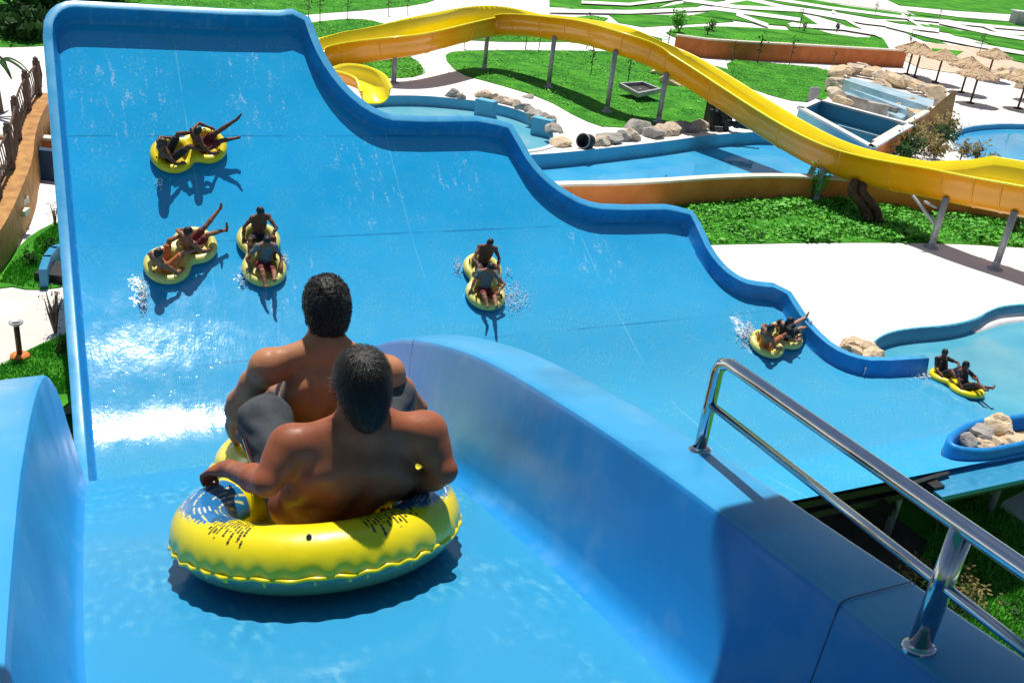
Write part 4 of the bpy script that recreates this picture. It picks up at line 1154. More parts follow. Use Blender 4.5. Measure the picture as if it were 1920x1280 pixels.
def ring_wall(loop, top, bot, th=.22, lipz=.05):
    """outward coping and inner wall of a pool"""
    n = len(loop); A = sum(loop[i][0]*loop[(i+1) % n][1]-loop[(i+1) % n][0]*loop[i][1] for i in range(n))
    sg = 1 if A > 0 else -1; vs = []
    for i in range(n):
        a = Vector(loop[i-1]); b = Vector(loop[(i+1) % n]); t = (b-a).normalized(); o = Vector((t.y, -t.x))*sg; p = Vector(loop[i])
        q = p-o*.02
        vs += [(q.x, q.y, bot+CZ), (q.x, q.y, top+lipz+CZ), ((p+o*th).x, (p+o*th).y, top+lipz+CZ), ((p+o*th).x, (p+o*th).y, top-.05+CZ)]
    return vs, n
def pool_thing(loop, name, label, wz, wmat, wallmat, copmat, wname):
    t = thing(name, Vector((*loop[0], T2+CZ)), label, 'pool wall')
    vs, n = ring_wall(loop, T2, T2-.9)
    mb = MB(); mb.add(vs, [(4*i, 4*((i+1) % n), 4*((i+1) % n)+1, 4*i+1) for i in range(n)]); mb.build('inner_wall', wallmat, t, True)
    mb = MB(); mb.add(vs, [(4*i+k, 4*((i+1) % n)+k, 4*((i+1) % n)+k+1, 4*i+k+1) for i in range(n) for k in (1, 2)]); mb.build('coping', copmat, t, False)
    struct(poly_fill([loop], wz+CZ, wname, wmat))
    return t
p1t = pool_thing(pool1, 'splash_pool', 'small blue splash pool under the end of the yellow slide', T2-.42, M['water_pale'], M['pool_wall_l'], M['white_concrete'], 'splash_pool_water')
p2t = pool_thing(pool2, 'round_pool', 'round blue pool at the right edge beside dry bushes', T2-.22, M['water_chan'], M['pool_wall_l'], M['pale_blue_wet'], 'round_pool_water')
cht = pool_thing(chan, 'channel_basin', 'long blue channel of water behind the orange retaining wall', T2-.52, M['water_chan'], M['pool_wall'], M['white_concrete'], 'channel_water')
# blue blocks inside the splash pool wall
for a, b in (((893,188),(926,226)), ((1000,226),(1024,262))):
    mb = MB(); q = G(a[0]+16, b[1]-6, T2-.42); mb.box(q+Vector((0,.2,.35)), (.9, .5, .78), x=(.9,-.4,0)); mb.build('buttress', M['pool_wall_l'], p1t)

def wall_run(pts, z0, z1, th, name, mat, parent, cop=None, copz=.08):
    vs = []; n = len(pts)
    for i in range(n):
        a = Vector(pts[max(i-1, 0)]); b = Vector(pts[min(i+1, n-1)]); t = (b-a).normalized(); o = Vector((t.y, -t.x))*th/2; p = Vector(pts[i])
        za, zb = (z0[i], z1[i]) if isinstance(z0, (list, tuple)) else (z0, z1)
        vs += [(*(p-o), za+CZ), (*(p+o), za+CZ), (*(p+o), zb+CZ), (*(p-o), zb+CZ)]
    fs = [(4*i+k, 4*i+4+k, 4*i+4+(k+1) % 4, 4*i+(k+1) % 4) for i in range(n-1) for k in range(4)] + [(3,2,1,0), tuple(4*n-4+k for k in range(4))]
    mb = MB(); mb.add(vs, fs); o = mb.build(name, mat, parent)
    if cop:
        mb = MB(); vs = []
        for i in range(n):
            a = Vector(pts[max(i-1, 0)]); b = Vector(pts[min(i+1, n-1)]); t = (b-a).normalized(); of = Vector((t.y, -t.x))*(th/2+.04); p = Vector(pts[i])
            zb = (z1[i] if isinstance(z1, (list, tuple)) else z1)
            vs += [(*(p-of), zb+CZ), (*(p+of), zb+CZ), (*(p+of), zb+copz+CZ), (*(p-of), zb+copz+CZ)]
        mb.add(vs, fs); mb.build('coping', cop, parent)
    return o
rw = thing('retaining_wall', Vector((*ret[10], T1+CZ)), 'long low orange rendered retaining wall with pale coping above the leafy strip', 'wall')
wall_run(ret, T1, T2+.06, .32, 'wall', M['terracotta'], rw, M['coping'])
bw = thing('retaining_wall', G(104, 418, T1), 'short brown wall with pale coping under the left side of the blue wall', 'wall')
wall_run([(-22, 29.4), (-15.4, 30.2), (-8.6, 31.2)], T1, T1+.95, .3, 'wall', M['brown_wall'], bw, M['coping'])
aw = thing('boundary_wall', Vector((*amber[6], T1+CZ)), 'curved amber stone wall rising beside the left edge of the blue slide', 'wall')
nA = len(amber); hA = [T1+.75+.95*min(1, i/(nA*.7)) for i in range(nA)]
wall_run(amber, [T1]*nA, hA, .45, 'wall', M['amber'], aw, M['amber'], .05)
# dark railing on the amber wall
rl_ = thing('railing', Vector((*amber[6], T1+CZ)), 'dark brown metal railing with posts along the amber wall at left', 'railing')
off = [(x-.22, y+.1) for x, y in amber]
dn = dens(off, .55); hz = [float(np.interp(i/(len(dn)-1), [0, .7, 1], [T1+.85, T1+1.75, T1+1.75])) for i in range(len(dn))]
for k, dz in (('top_bar', 1.0), ('bottom_bar', .18)):
    mb = MB(); mb.tube([(x, y, h+dz+CZ) for (x, y), h in zip(dn, hz)], .035, 6); mb.build(k, M['rust'], rl_)
for i in range(0, len(dn), 4):
    mb = MB(); mb.box((dn[i][0], dn[i][1], hz[i]+.5+CZ), (.16, .16, 1.3)); mb.blob((dn[i][0], dn[i][1], hz[i]+1.2+CZ), (.1,.1,.1), 1, 0); mb.build('post', M['rust'], rl_)
mb = MB()
for i in range(len(dn)-1):
    for f in (.25, .75):
        x = dn[i][0]*(1-f)+dn[i+1][0]*f; y = dn[i][1]*(1-f)+dn[i+1][1]*f; h = hz[i]*(1-f)+hz[i+1]*f
        mb.tube([(x, y, h+.18+CZ), (x+.06, y, h+.6+CZ), (x, y, h+1.0+CZ)], .018, 5)
mb.build('balusters', M['rust'], rl_)
# steps left of the railing
st = thing('steps', G(10, 345, T2), 'pale stone steps at the left edge behind the dark railing', 'steps')
for i in range(5):
    mb = MB(); mb.box(G(-5, 330+12*i, T2)+Vector((-.2, 0, .32-.14*i)), (1.9, .34, .16), x=(1, .1, 0)); mb.build('step', M['coping'], st)

# ---- lawns and paths (sheets a few mm apart)
LAWNS = []
def lawn(pix, z, mat='grass', it=1, nm='lawn', dz=.03):
    lp = GP(pix, z, it); o = poly_fill([lp], z+CZ+dz, nm, M[mat], None, .05 if dz > .02 else 0); struct(o); LAWNS.append((lp, z, nm)); return lp
strip_l = lawn([(1270,478),(1240,400),(1300,372),(1400,366),(1500,366),(1600,374),(1700,384),(1800,396),(1960,418),(2300,470),(2300,520),(1960,468),(1880,462),(1780,457),(1650,455),(1500,456),(1400,458),(1310,460)], T1, it=1)
left_l = lawn([(-40,560),(-10,520),(30,470),(60,440),(110,415),(150,420),(160,520),(128,538),(60,546),(10,536)], T1)
left_l2 = lawn([(-60,700),(0,688),(40,664),(90,640),(140,622),(170,640),(170,760),(-60,790)], T1)
struct(poly_fill([GP([(-80,570),(10,542),(60,552),(128,540),(170,545),(170,600),(120,632),(40,662),(0,684),(-80,700)], T1, 1)], T1+CZ+.012, 'path', M['path']))
FAR = [
 [(-200,-60),(840,-60),(830,-4),(790,10),(690,20),(600,26),(520,34),(300,70),(90,90),(-200,88)],
 [(470,60),(575,44),(650,36),(692,38),(735,50),(700,72),(600,92),(470,140)],
 [(600,140),(690,105),(760,102),(788,120),(797,138),(770,147),(700,147),(610,170)],
 [(830,107),(852,96),(1000,95),(1180,98),(1290,112),(1400,140),(1340,235),(1240,234),(1140,242),(1090,225),(1020,185),(930,158),(860,140)],
 [(1360,112),(1430,118),(1558,130),(1561,152),(1555,188),(1500,194),(1430,176),(1370,150)],
 [(818,62),(862,48),(1060,50),(1190,62),(1260,78),(1180,80),(850,79)],
 [(1240,60),(1300,50),(1400,52),(1480,58),(1540,62),(1630,74),(1634,62),(1654,70),(1672,100),(1600,98),(1440,90),(1280,78)],
 [(1030,-30),(1290,-30),(1274,0),(1235,14),(1180,20),(1030,14)],
 [(1140,28),(1220,29),(1346,31),(1376,42),(1290,47),(1205,52),(1160,44)],
 [(1345,12),(1400,2),(1500,24),(1510,34),(1466,48),(1400,36)],
 [(1617,-20),(2100,-20),(2100,50),(1920,29),(1790,21),(1686,11)],
 [(1380,-20),(1540,3),(1580,11),(1664,22),(1778,39),(1960,46),(1960,56),(1824,49),(1710,34),(1583,18),(1470,4)],
 [(1470,18),(1505,28),(1542,53),(1505,50),(1480,36)],
 [(1515,26),(1573,30),(1596,44),(1630,60),(1608,60),(1575,44)],
 [(1606,41),(1660,44),(1724,60),(1776,85),(1732,78),(1704,66),(1674,49)],
 [(1740,46),(1780,53),(1824,66),(1960,80),(1960,93),(1846,78),(1790,68)],
 [(1746,92),(1806,98),(1778,115),(1754,108)],
 [(1828,80),(1960,104),(1960,114),(1838,92)],
 [(1040,20),(1120,14),(1240,18),(1300,16),(1330,6),(1360,2),(1345,-10),(1290,6),(1200,22),(1090,26)],
 [(1060,36),(1110,31),(1140,36),(1130,43),(1070,44)],
 [(1400,-6),(1470,0),(1540,12),(1600,22),(1680,33),(1700,38),(1640,36),(1560,22),(1470,10)],
 [(1660,40),(1700,42),(1790,58),(1850,64),(1960,70),(1960,75),(1850,70),(1770,62)],
 [(1470,46),(1500,52),(1540,60),(1560,66),(1520,66),(1480,58)],
 [(1700,22),(1800,34),(1920,44),(1960,48),(1960,52),(1820,42),(1720,30)],
 [(1806,70),(1850,76),(1960,88),(1960,100),(1880,90)],
 [(1300,30),(1340,22),(1400,30),(1460,44),(1500,52),(1420,46),(1350,36)],
 [(1880,102),(1930,110),(1960,116),(1960,128),(1900,116)],
 [(-200,-200),(2400,-200),(2400,-40),(1617,-30),(1030,-42),(-200,-66)],
]
for i, f in enumerate(FAR):
    if i == len(FAR)-1:
        lp = [(-400, 200), (500, 235), (900, 900), (-900, 900)]; struct(poly_fill([lp], T2+CZ+.02, 'field', M['grass_far']))
        continue
    lawn(f, T2, 'grass' if i in (0,1,2,3,4) else 'grass_far', 1 if i < 7 else 0, dz=.03+.003*i)
struct(poly_fill([GP([(1680,84),(1730,80),(1850,92),(1960,120),(1960,150),(1800,140),(1700,125)], T2, 1)], T2+CZ+.045, 'sand', M['sand_pave']))
for k, (pts, wd) in enumerate([([(1030,24),(1180,26),(1340,19),(1500,40)], 4), ([(1280,2),(1380,16),(1500,22),(1620,44),(1760,60)], 4), ([(1420,-4),(1560,18),(1700,36),(1860,52),(1960,60)], 3),
      ([(1480,50),(1580,56),(1640,66)], 4), ([(1660,50),(1740,70),(1830,88),(1960,110)], 4), ([(1560,24),(1600,48),(1650,72)], 3), ([(1760,44),(1860,66),(1960,82)], 4), ([(1090,8),(1180,12),(1290,-2)], 3), ([(1380,30),(1440,52)], 4), ([(1700,20),(1800,33),(1960,46)], 3), ([(1690,30),(1730,56)],3), ([(1840,50),(1880,66)],3)]):
    wd *= 1.7
    lp = [(x, y-wd/2) for x, y in pts]+[(x, y+wd/2) for x, y in pts[::-1]]
    struct(poly_fill([GP(lp, T2, 0)], T2+CZ+.15+.004*k, 'path', M['white_pave']))
struct(poly_fill([GP([(1560,0),(1700,14),(1800,26),(1960,38),(1960,44),(1790,36),(1690,24),(1560,6)], T2, 0)], T2+CZ+.045, 'far_path', M['path']))
struct(poly_fill([GP([(1871,958),(1880,940),(1960,900),(1960,1010)], T0, 0)], T0+CZ+.01, 'white_path', M['white_pave']))

# grass: many small blades and leaf clumps on the lawns
def tufts(loop, z, n, h, wd, mat, name, seed, leaf=False):
    r = random.Random(seed); xs = [p[0] for p in loop]; ys = [p[1] for p in loop]; vs = []; fs = []; k = 0; tries = 0
    while k < n and tries < n*12:
        tries += 1; x, y = r.uniform(min(xs), max(xs)), r.uniform(min(ys), max(ys))
        if not inside((x, y), loop): continue
        cl = noise.noise(Vector((x*.55, y*.55, seed)))
        if cl < -.12 and r.random() < .8: continue
        k += 1; hh = h*r.uniform(.4, 1.0)*(1+max(0, cl)*1.2); a = r.uniform(0, 6.28); w_ = wd*r.uniform(.6, 1.3); b = len(vs)
        dx, dy = math.cos(a)*w_, math.sin(a)*w_; tx, ty = r.gauss(0, .35)*hh, r.gauss(0, .35)*hh
        zz = z+CZ
        if leaf:
            zc = zz+hh*r.random(); vs += [(x-dx, y-dy, zc), (x-ty*.6, y+tx*.6, zc+hh*.25), (x+dx+tx, y+dy+ty, zc+hh*.2*r.random()), (x+ty*.6, y-tx*.6, zc-hh*.1)]
            fs.append((b, b+1, b+2, b+3))
        else:
            vs += [(x-dx, y-dy, zz), (x+dx, y+dy, zz), (x+tx, y+ty, zz+hh)]; fs.append((b, b+1, b+2))
    return link(name, mesh(name, vs, fs), mat, None, False)
def stuff(o): return tag(o, kind='stuff')
clip = lambda px, z: [(G(x, y, z).x, G(x, y, z).y) for x, y in px]
vis_strip = clip([(1285,400),(1300,378),(1400,372),(1500,370),(1700,388),(1940,416),(1940,465),(1780,456),(1650,454),(1400,456),(1300,458)], T1)
stuff(tufts(vis_strip, T1+.03, 17000, .17, .05, M['leaf'], 'ground_cover', 11, True))
stuff(tufts(vis_strip, T1+.03, 1500, .14, .05, M['leaf_dark'], 'ground_cover', 12, True))
stuff(tufts(clip([(0,530),(40,470),(112,420),(124,535),(60,543)], T1), T1+.03, 4500, .09, .02, M['leaf'], 'grass', 13))
stuff(tufts(clip([(-5,690),(40,668),(130,628),(135,740),(-5,745)], T1), T1+.03, 6000, .08, .018, M['leaf'], 'grass', 14))
for i, sd in ((0, 15), (1, 16), (2, 17), (3, 18), (4, 19), (5, 20), (6, 21)):
    px = [(max(-10, min(1930, x)), max(-5, y)) for x, y in FAR[i]]
    stuff(tufts(clip(px, T2), T2+.03, 9000 if i in (0, 3) else 3500, .10, .045, M['leaf'] if i != 5 else M['leaf_dark'], 'grass', sd, True))
    stuff(tufts(clip(px, T2), T2+.03, 1300 if i in (0, 3) else 400, .08, .05, M['leaf_dark'], 'grass', sd+30, True))
near_l = clip([(1690,1120),(1760,980),(1840,930),(1940,1000),(1940,1290),(1810,1290)], T0)
stuff(tufts(near_l, T0, 26000, .12, .02, M['leaf'], 'grass', 51))
stuff(tufts(near_l, T0, 5000, .10, .03, M['leaf_dark'], 'grass', 52, True))
shade = poly_fill([[wxy(2, 7.5), wxy(15.8, 9.4), wxy(17, 11), wxy(17, 16), wxy(2, 16)]], T0+CZ+.02, 'under_slide_shade', M['soil_and_shade']); struct(shade)  # dark sheet laid in as the shade under the slide

# upper orange wall behind the channel
uw = thing('retaining_wall', G(1480, 118, T2), 'long brown orange wall with lawn behind it, beyond the yellow slide', 'wall')
wall_run([(G(x, y, T2).x, G(x, y, T2).y) for x, y in [(1262,100),(1320,108),(1400,113),(1500,117),(1600,122),(1690,126)]], T2, T2+1.15, .35, 'wall', M['brown_wall'], uw, M['coping'], .1)
# ------------------------------------------------------------------ the yellow slide on its posts
def post_top(base, px, py):
    d = ray(px, py); t = math.hypot(base.x, base.y)/math.hypot(d.x, d.y); return d.z*t+CZ
POSTS = [((1865,505,T1),(1906,388)), ((1745,465,T1),(1776,362)), ((1528,380,T1),(1543,306)), ((1234,230,T2),(1249,130)), ((1137,211,T2),(1154,88)),
         ((1028,165,T2),(1039,62)), ((908,130,T2),(912,54)), ((738,156,T2),(743,92))]
yb = [G(*b) for b, t in POSTS]; yt = [post_top(b, *t[1]) for b, t in zip(yb, POSTS)]
ys = thing('yellow_slide', yb[3].copy(), 'long yellow open slide arching on grey posts behind the blue wall', 'water slide')
off = Vector((.30, .55, 0))
ctl = [(p+off).to_2d().to_tuple()+(z-.36,) for p, z in zip(yb, yt)]
ctl = [tuple(Vector(c)) for c in ctl]
d0 = Vector(ctl[0])-Vector(ctl[1])
e = Vector(ctl[-1])
lft = at_dist(607, 130, e.y-.6); lft2 = at_dist(560, 150, e.y-2.0)
ctl = [tuple(Vector(ctl[0])+d0*2.2+Vector((.4,0,-.5))), tuple(Vector(ctl[0])+d0*.95)] + ctl + [tuple(lft), tuple(lft2)]
def spline(pts, per=10):
    pts = [Vector(p) for p in pts]; out = []
    for i in range(len(pts)-1):
        a, b = pts[i], pts[i+1]; p0 = pts[i-1] if i else a*2-b; p3 = pts[i+2] if i+2 < len(pts) else b*2-a
        l0, l1, l2 = max((a-p0).length, .01)**.5, max((b-a).length, .01)**.5, max((p3-b).length, .01)**.5
        m1 = (b-a)/l1 - (b-p0)/(l0+l1) + (a-p0)/l0; m2 = (p3-b)/l2 - (p3-a)/(l1+l2) + (b-a)/l1
        m1 *= l1; m2 *= l1
        for k in range(per):
            t = k/per; t2 = t*t; t3 = t2*t
            out.append(a*(2*t3-3*t2+1)+m1*(t3-2*t2+t)+b*(-2*t3+3*t2)+m2*(t3-t2))
    return out+[pts[-1]]
SL = spline(ctl, 24)
def trough(path, wd, dep, far_extra, name, parent, mats, ends=True):
    """open U shaped channel: inside (mat 0), outside (mat 1), rolled rims (mat 0)"""
    vs = []; n = len(path); K = 13; T = .05
    for i, p in enumerate(path):
        t = (path[min(i+1, n-1)]-path[max(i-1, 0)]).normalized(); t = Vector((t.x, t.y, t.z)); o = Vector((t.y, -t.x, 0)).normalized()
        if o.y < 0: o = -o                               # o points to the far side
        u = t.cross(o); u = u if u.z > 0 else -u
        fe = far_extra(i/(n-1)) if callable(far_extra) else far_extra
        inn = []; out_ = []
        for k in range(K):
            a = math.pi*k/(K-1); c, s = -math.cos(a), -math.sin(a)
            xx = math.copysign(abs(c)**.75, c)*wd/2; zz = dep*(1-abs(s)**.62)
            if c > 0: zz *= 1+fe
            inn.append(p+o*xx+u*zz)
            sc = 1+2*T/wd; out_.append(p+o*xx*sc+u*(zz*1.0-T*abs(s)**.5))
        rimn = [p+o*(-wd/2-T*1.0)+u*dep, p+o*(-wd/2-.13)+u*(dep+.0), p+o*(-wd/2-.13)+u*(dep-.05)]
        fz = dep*(1+fe)
        rimf = [p+o*(wd/2+T)+u*fz, p+o*(wd/2+.13)+u*fz, p+o*(wd/2+.13)+u*(fz-.05)]
        vs += inn+[rimf[0]+u*.012, rimf[1], rimf[2]]+out_[::-1]+[rimn[2], rimn[1], rimn[0]+u*.012]
    kk = K*2+6; mb = MB()
    fs = []; ms = []
    for i in range(n-1):
        for k in range(kk):
            fs.append((i*kk+k, (i+1)*kk+k, (i+1)*kk+(k+1) % kk, i*kk+(k+1) % kk)); ms.append(1 if K+3 <= k <= 2*K+2 else 0)
    mb.v = [Vector(v) for v in vs]; mb.f = [list(f) for f in fs]; mb.m = ms
    if ends:
        for i in (0, n-1):
            for k in range(K-1): mb.f.append([i*kk+k, i*kk+k+1, i*kk+K+3+K-2-k, i*kk+K+3+K-1-k]); mb.m.append(0)
    return mb.build(name, mats, parent, True)
def fe_main(t):
    # higher outer wall round the hump and on the last straight
    return float(np.interp(t, [0, .24, .27, .30, .68, .72, .80, .88, .93, 1], [.5, .5, .25, 0, 0, .3, .35, .3, .05, .0]))
WD, DP = 1.35, 1.08
trough(SL, WD, DP, fe_main, 'trough', ys, [M['yellow'], M['orange']])
# joint ribs
for i in range(12, len(SL)-8, 10):
    p = SL[i]; t = (SL[i+1]-SL[i-1]).normalized(); o = Vector((t.y, -t.x, 0)).normalized()
    if o.y < 0: o = -o
    u = t.cross(o); u = u if u.z > 0 else -u; vs = []; K = 17
    for k in range(K):
        a = math.pi*k/(K-1); c, s = -math.cos(a), -math.sin(a)
        xx = math.copysign(abs(c)**.75, c)*WD/2; zz = DP*(1-abs(s)**.62)
        for e_, dt in ((.05, -.035), (.07, -.022), (.07, .022), (.05, .035)):
            sc = 1+2*e_/WD; vs.append(p+o*xx*sc+u*(zz-e_*abs(s)**.5)+t*dt)
    mb = MB(); mb.add(vs, [(4*k+j, 4*k+4+j, 4*k+4+(j+1) % 4, 4*k+(j+1) % 4) for k in range(K-1) for j in range(4)])
    mb.build('joint_rib', M['orange'], ys)
# posts with bracket arms
for i, (b, z) in enumerate(zip(yb, yt)):
    top = Vector((b.x, b.y, z)); mb = MB()
    mb.tube([b, top-Vector((0,0,.15))], .115, 12); mb.lathe(b, [(.26,0),(.26,.05),(.13,.06),(.12,.3)], 12)
    o = mb.build('support_post', M['steel'], ys, True)
    mb = MB(); t = (yb[min(i+1, 7)]-yb[max(i-1, 0)]).normalized()
    mb.tube([top-Vector((0,0,.25)), top+off*1.0+Vector((0,0,.02))], .08, 8)
    mb.box(top+off*.9+Vector((0,0,-.06)), (.5, .9, .12), x=t); mb.build('bracket', M['rust'], ys)
p2 = yb[1]; z2 = yt[1]
mb = MB(); mb.tube([Vector((p2.x, p2.y, z2-1.25)), G(1713, 362, 0) if False else at_dist(1712, 366, p2.y+.6)], .07, 8); mb.tube([at_dist(1733,378,p2.y), at_dist(1757,390,p2.y)], .05, 6); mb.build('brace', M['steel'], ys, True)
b2 = G(1519, 345, T2); mb = MB(); mb.tube([yb[2]+Vector((-.35,1.1,0)), at_dist(1532, 300, yb[2].y+.9)], .10, 10); mb.build('support_post', M['steel'], ys, True)
# two dark brown curved struts under the slide
for k, (xa, xb) in enumerate((((1604,338),(1626,410)), ((1622,336),(1646,412)))):
    base = G(xb[0], xb[1]+6, T1); d = base.y+.2
    pts = [at_dist(xa[0], xa[1], d+.3), at_dist(xa[0]-6, xa[1]+22, d+.1), at_dist((xa[0]+xb[0])/2-2, (xa[1]+xb[1])/2+6, d), at_dist(xb[0]-2, xb[1]-14, d), base]
    mb = MB(); mb.tube(spline(pts, 5), .17, 8); mb.build('curved_strut', M['rust'], ys, True)
# the outrun: curls round behind the blue wall and drops into the splash pool
ez = T2-.42+CZ
ex = [lft2, at_dist(546,176, e.y-4.0), at_dist(585, 168, e.y-5.2), at_dist(622, 156, e.y-6.2), at_dist(660, 158, e.y-6.9), at_dist(690, 172, e.y-7.5), at_dist(702, 194, e.y-8.2)]
ex = [Vector(x) for x in ex]
EXP = spline(ex, 8)
trough(EXP, 1.08, .54, .35, 'outrun', ys, [M['yellow'], M['orange']])
# grey open frame standing on the lawn by the fourth post
fr = G(1200, 186, T2); tr = thing('frame_box', fr, 'grey open topped frame on a short leg beside a slide post on the lawn', 'frame')
zc = post_top(fr, 1200, 168)
c = [at_dist(1163,160,fr.y+.3), at_dist(1205,157,fr.y+1.4), at_dist(1236,170,fr.y), at_dist(1196,178,fr.y-1.0)]
mb = MB()
for i in range(4): a, b = c[i], c[(i+1) % 4]; mb.box((a+b)/2, ((b-a).length+.1, .14, .22), x=(b-a))
mb.build('frame', M['steel'], tr); mb = MB(); m_ = sum(c, Vector())/4; mb.tube([Vector((m_.x, m_.y, T2+CZ)), m_], .09, 8); mb.build('leg', M['steel'], tr)
mb = MB(); vs = [x-Vector((0,0,.06)) for x in c]; mb.add(vs, [(0,1,2,3)]); mb.build('tray', M['dark_steel'], tr)
# dark pump machine by the channel under the slide
pc = G(1358, 246, T2); pu = thing('pump', pc, 'dark metal pump with pipes at the channel edge under the yellow slide', 'pump')
mb = MB(); mb.box(pc+Vector((-.3,.5,.75)), (1.1,.7,1.2), x=(.9,.3,0)); mb.build('housing', M['dark_steel'], pu)
mb = MB(); mb.box(pc+Vector((-.25,.10,1.0)), (.7,.06,.35), x=(.9,.3,0)); mb.build('panel', M['steel'], pu)
for pts in ([(1336,205),(1334,225),(1337,252)], [(1352,204),(1360,228),(1362,246)], [(1352,226),(1390,236),(1425,240)], [(1372,206),(1384,222),(1380,240)]):
    mb = MB(); mb.tube(spline([at_dist(x, y, pc.y-.1) for x, y in pts], 4), .13, 8); mb.build('pipe', M['black'], pu, True)
# ------------------------------------------------------------------ boulders
ROCKS = []
for i in range(6):
    mb = MB(); mb.blob((0,0,.0), (1,1,.8), 3, .42, 1.3, None, 20+i, 9); ROCKS.append(mb.mesh('boulder'))
rk = 0
def rock(pos, r, mat, label, group, sq=.8):
    global rk
    me = ROCKS[rk % 6]; rk += 1
    o = bpy.data.objects.new('boulder', me); col.objects.link(o)
    if not me.materials: me.materials.append(M['rock'])
    o.material_slots[0].link = 'OBJECT'; o.material_slots[0].material = M[mat]
    o.location = Vector(pos)+Vector((0,0,r*sq*.35)); o.rotation_euler = (random.uniform(-.3,.3), random.uniform(-.3,.3), random.uniform(0, 6.28))
    o.scale = (r*random.uniform(.85,1.2), r*random.uniform(.85,1.15), r*sq*random.uniform(.85,1.2))
    return tag(o, label, 'boulder', group)
g1 = 'boulders edging the splash pool'
for x, y, r in [(848,179,.5),(862,182,.38),(905,178,.55),(926,181,.4),(942,188,.5),(956,193,.5),(968,197,.38),(982,203,.55),(996,209,.42),(1003,216,.5),(1014,221,.5),(1022,229,.42),(1032,232,.5),(1040,243,.45)]:
    rock(G(x, y+4, T2), r*.82, random.choice(['rock', 'rock_grey']), 'rough limestone boulder in the row edging the splash pool', g1)
rock(G(1050, 272, T2), .42, 'rock_sand', 'orange brown boulder alone at the right end of the splash pool', None)
rock(G(990, 183, T2), .35, 'rock_grey', 'flat grey stone lying on the lawn edge above the splash pool', None, .3)
g2 = 'boulders along the channel edge'
for x, y, r in [(1125,268,.6),(1142,263,.65),(1163,259,.6),(1183,256,.65),(1200,244,.75),(1222,252,.65),(1240,248,.6),(1258,246,.7),(1275,242,.55),(1292,241,.6),(1306,238,.65)]:
    rock(G(x, y+4, T2), r*.8, random.choice(['rock', 'rock_grey', 'rock_grey']), 'grey and cream boulder in the row along the channel edge', g2)
dr = thing('drum', G(1100, 278, T2), 'dark round drum lying at the left end of the channel boulders', 'drum')
q = G(1098, 279, T2)+Vector((0,0,.30)); mb = MB(); mb.lathe(q, [(0,-.25),(.27,-.25),(.29,-.2),(.29,.28),(.25,.28),(.23,-.1),(0,-.1)], 20, axis=(-.5,-.8,.2)); mb.build('shell', M['dark_steel'], dr, True)
mb = MB(); mb.lathe(q, [(.27,.28),(.31,.28),(.31,.33),(.27,.33)], 20, axis=(-.5,-.8,.2)); mb.build('rim', M['rock_grey'], dr, True)
for x, y, r in [(1238,137,.55),(1262,155,.65),(1290,158,.6),(1308,166,.5)]:
    rock(G(x, y+4, T2), r, 'rock_sand', 'sandy boulder in the small heap on the lawn under the yellow slide', 'boulders on the lawn under the slide')
g3 = 'boulders heaped round the cascade'
for x, y, r in [(1566,146,.8),(1580,138,.75),(1598,136,.8),(1614,134,.85),(1630,142,.8),(1648,150,.7),(1664,152,.8),(1680,158,.75),(1696,160,.8),(1716,168,.8),(1738,176,.8),(1752,186,.9),
                (1560,168,.9),(1566,188,.9),(1574,200,.7),(1640,176,.9),(1652,166,.7),(1700,212,.9),(1690,200,.7),(1722,216,.8),(1712,226,.7),(1742,200,.7)]:
    rock(G(x, y+6, T2)+Vector((0,0,.3)), r*.82, random.choice(['rock','rock','rock_sand']), 'pale boulder in the heap around the cascade pool', g3)
g4 = 'boulders on the sandy bank'
for x, y, r in [(1876,140,.8),(1893,138,.9),(1908,142,.8),(1880,128,.7),(1915,160,.8),(1862,134,.6),(1845,130,.6)]:
    rock(G(x, y+6, T2), r*.8, random.choice(['rock_sand','rock']), 'brown boulder on the sandy bank by the parasols', g4)
# boulders at the exit pool and inside the island
for x, y, r in [(1588,646,.42),(1606,640,.4),(1622,650,.42),(1600,655,.36),(1636,661,.38),(1622,664,.3)]:
    rock(G(x, y+8, T1), r*.8, 'rock_sand', 'sand coloured rock in the heap behind the rim near the exit pool', 'rocks near the exit pool')
for x, y, r, mt, lb in [(1868,812,.36,'rock_sand','tall boulder standing in the blue island by the pool exit'),(1842,822,.32,'rock_grey','dark grey boulder in the blue island'),
                    (1815,833,.22,'rock_grey','small grey stone at the tip of the blue island')]:
    rock(G(x, y, -9.8), r, mt, lb, None, 1.05)
for x, y, r in [(1868,836,.26),(1886,828,.28),(1900,834,.24),(1850,838,.2),(1880,840,.2),(1838,836,.18),(1912,828,.22),(1826,839,.14),(1860,828,.2)]:
    rock(G(x, y, -9.8), r, 'rock_sand', 'sandy rock among the rocks piled in the blue island', 'rocks piled in the blue island')

# ------------------------------------------------------------------ cascade pool and tank at upper right
ct = thing('cascade_tank', G(1600, 240, T2), 'rectangular blue tank with white rim below the rock cascade', 'tank')
cn = [G(1502,205,T2+.75), G(1536,190,T2+.75), G(1708,236,T2+.75), G(1634,278,T2+.75)]
for a, b in ((0,1),(1,2),(2,3),(3,0)):
    A_, B_ = cn[a], cn[b]; L_ = (B_-A_).length; mdl = (A_+B_)/2
    mb = MB(); mb.box(mdl-Vector((0,0,.45)), (L_+.1, .22, .9), x=(B_-A_)); mb.build('side', M['pool_wall'] if a != 2 else M['terracotta'], ct)
    mb = MB(); mb.box(mdl+Vector((0,0,.05)), (L_+.36, .34, .10), x=(B_-A_)); mb.build('rim', M['white_concrete'], ct)
mb = MB(); mb.add([c-Vector((0,0,.72)) for c in cn], [(0,1,2,3)]); mb.build('tank_water', noisy('dark_water', (.01,.06,.10), (.02,.12,.18), 1.2, .06, .3), ct)
